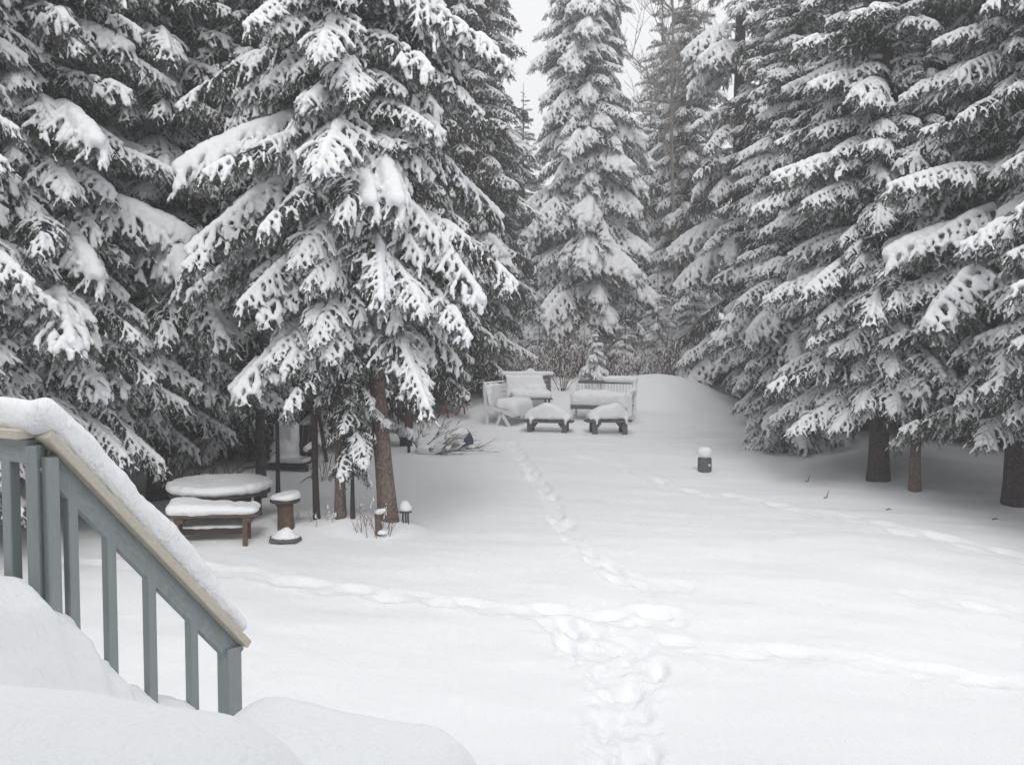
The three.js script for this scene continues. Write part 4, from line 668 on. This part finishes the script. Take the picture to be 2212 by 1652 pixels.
{ // pointed wooden roof and the dark box
  const g = onGround(882, 17.6), t = thing('bird_house', 'small dark wooden house with a steep pointed roof behind the leaning trunk', 'bird house', g.toArray(), 0.3), h = at(882, 905, 17.6).y - g.y;
  part('roof', new THREE.ConeGeometry(0.13, 0.3, 4, 1).rotateY(0.785).translate(0, h + 0.13, 0), M.darkWood, t); part('body', box(0.13, 0.16, 0.13, 0, h - 0.09, 0), M.wood, t); part('post', box(0.05, h, 0.05, 0, h / 2 - 0.2, 0), M.darkWood, t);
  const b = hit(877, 962), u = thing('dark_box', 'dark planter box under a heap of snow between the leaning trunk and the bare shrub', 'planter', b.toArray(), 0.15);
  part('box', box(0.24, 0.24, 0.22, 0, 0.05, 0, 0, 0, 0, 0.015), M.black, u); part('rim', flat([box(0.27, 0.03, 0.03, 0, 0.165, 0.115), box(0.27, 0.03, 0.03, 0, 0.165, -0.115), box(0.03, 0.03, 0.2, 0.12, 0.165, 0), box(0.03, 0.03, 0.2, -0.12, 0.165, 0)]), M.black, u);
  const F = new Field([-0.3, 0.05, -0.3], [0.3, 0.6, 0.3], 0.016, 45); F.ball(0, 0.25, 0, 0.16, 0.12, 0.15); F.ball(0.01, 0.33, 0, 0.1, 0.12, 0.1); part('snow', F.mesh(0.01, 9), M.snow, u);
}
{ // bare shrubs and stumps close to the trees
  const p = hit(905, 978), t = thing('bare_bush', 'bare leaning bush with long thin twigs spread to the right over the snow', 'bush', p.toArray()), rnd = rng(61), wood = [], F = new Field([-0.6, -0.1, -0.7], [0.9, 0.9, 0.6], 0.02, 55);
  const grow = (q, d, L, r, lv) => { const pts = [q.clone()], c = q.clone(), dir = d.clone(); for (let i = 0; i < 5; i++) { dir.add(V((rnd() - 0.5) * 0.22, (rnd() - 0.55) * 0.16, (rnd() - 0.5) * 0.2)).normalize(); c.addScaledVector(dir, L / 5); pts.push(c.clone()); if (lv < 2 && rnd() < 0.3) F.capsule(pts.at(-2).clone().add(V(0, 0.02, 0)), c.clone().add(V(0, 0.02, 0)), 0.018 + 0.03 * rnd(), 0.015); } wood.push(tube(pts, [r, r * 0.9, r * 0.8, r * 0.7, r * 0.55, r * 0.35], 5)); if (lv < 3) for (let i = 0; i < 3; i++) grow(pts[1 + Math.floor(rnd() * 4)], dir.clone().add(V((rnd() - 0.3) * 0.8, (rnd() - 0.4) * 0.9, (rnd() - 0.5) * 0.9)).normalize(), L * (0.45 + 0.25 * rnd()), r * 0.6, lv + 1); };
  for (const [x, y, z, L] of [[1, 0.55, 0.1, 0.9], [1, 0.3, 0.2, 1.15], [1, 0.12, 0.3, 1.3], [0.8, 0.85, -0.1, 0.75], [0.15, 1, 0, 0.7], [-0.3, 0.9, 0.1, 0.55], [1, 0.05, 0.5, 0.8], [0.6, 0.25, 0.6, 0.7]]) grow(V(0, 0, 0), V(x, y, z).normalize(), L * 0.8, 0.013, 0);
  part('stem', flat(wood), M.stem, t); F.ball(0.25, 0.06, 0, 0.3, 0.1, 0.2); F.ball(0.05, 0.2, -0.1, 0.14, 0.12, 0.12); part('snow', F.mesh(0.008, 9), M.treeSnow, t).userData.kind = 'stuff';
  const s = hit(818, 1152), u = thing('cut_stump', 'slim cut stump wrapped in thin twigs and snow in front of the leaning trunk', 'stump', s.toArray());
  part('trunk', tube([V(0.01, -0.2, 0), V(0, 0.08, 0), V(-0.01, 0.24, 0)], [0.05, 0.043, 0.04], 12), M.bark, u);
  const k = twigTree(301, 0.5, 9, 0.6, 0.3, 0.005); part('twig', k.wood, M.stem, u).userData.kind = 'stuff'; const G2 = new Field([-0.2, 0, -0.2], [0.2, 0.5, 0.2], 0.012, 60); G2.ball(0, 0.262, 0, 0.05, 0.03, 0.045); G2.ball(0.06, 0.29, 0.02, 0.035, 0.018, 0.03); G2.ball(0.05, 0.02, 0.05, 0.06, 0.04, 0.05); part('snow', G2.mesh(0.005, 14), M.treeSnow, u);
  // dry stalks that stand out of the snow round the trunks
  for (const [qx, qy, seed, label] of [[700, 1125, 311, 'few dry stalks in the snow right of the thin bare trunk'], [775, 1120, 312, 'dry stalks at the foot of the slim spruce sapling'], [800, 1130, 313, 'dry stalks just left of the cut stump'], [640, 1120, 314, 'dry stalk standing in the snow just right of the stool']]) {
    const k = twigTree(seed, 0.26, 5, 0.35, 0.12, 0.003), w = thing('dry_stalks', label, 'dry plant', hit(qx, qy).toArray()); part('stem', k.wood, M.stem, w); if (k.snow) part('snow', k.snow, M.treeSnow, w).userData.kind = 'stuff';
  }
  // windfall on the snow under the right grove
  [[1920, 1101, 331, 'short dark twig lying on the shaded snow below the thick dark trunk'], [2150, 1122, 332, 'dark bit of bark on the shaded snow left of the ragged right trunk'], [1785, 1075, 333, 'tiny dark twig standing out of the snow left of the thick dark trunk'], [1745, 1040, 334, 'dry stalk standing in the snow between the post and the thick dark trunk']].forEach(([qx, qy, seed, label], i) => { const q = hit(qx, qy), rr = rng(seed), m = part(numbered('fallen_twig'), tube([q.clone().add(V(-0.04, 0.006, 0)), q.clone().add(V(0, 0.015 + 0.01 * rr(), 0.01)), q.clone().add(V(0.03, i > 1 ? 0.12 : 0.01, 0.02))], [0.008, 0.009, 0.003], 5), M.stem, scene); tag(m, label, 'twig'); });
  // shrubs and thin dead stems in the dark behind the table
  const tk = [321, 322, 323].map((q) => twigTree(q, 1.3, 8, 0.5, 0.25, 0.008));
  [[520, 13.4, 0.7], [440, 13.6, 0.8], [395, 13.8, 0.9], [350, 14.2, 0.9], [690, 15, 0.7]].forEach(([qx, D, sc], i) => { const w = thing('bare_shrub', 'bare twiggy shrub in the dark under the trees behind the round table', 'shrub', onGround(qx, D).toArray(), i * 1.3, 'bare shrubs in the dark behind the round table'); w.scale.setScalar(sc); part('stem', tk[i % 3].wood, M.stem, w); });
}
renderer.render(scene, camera);
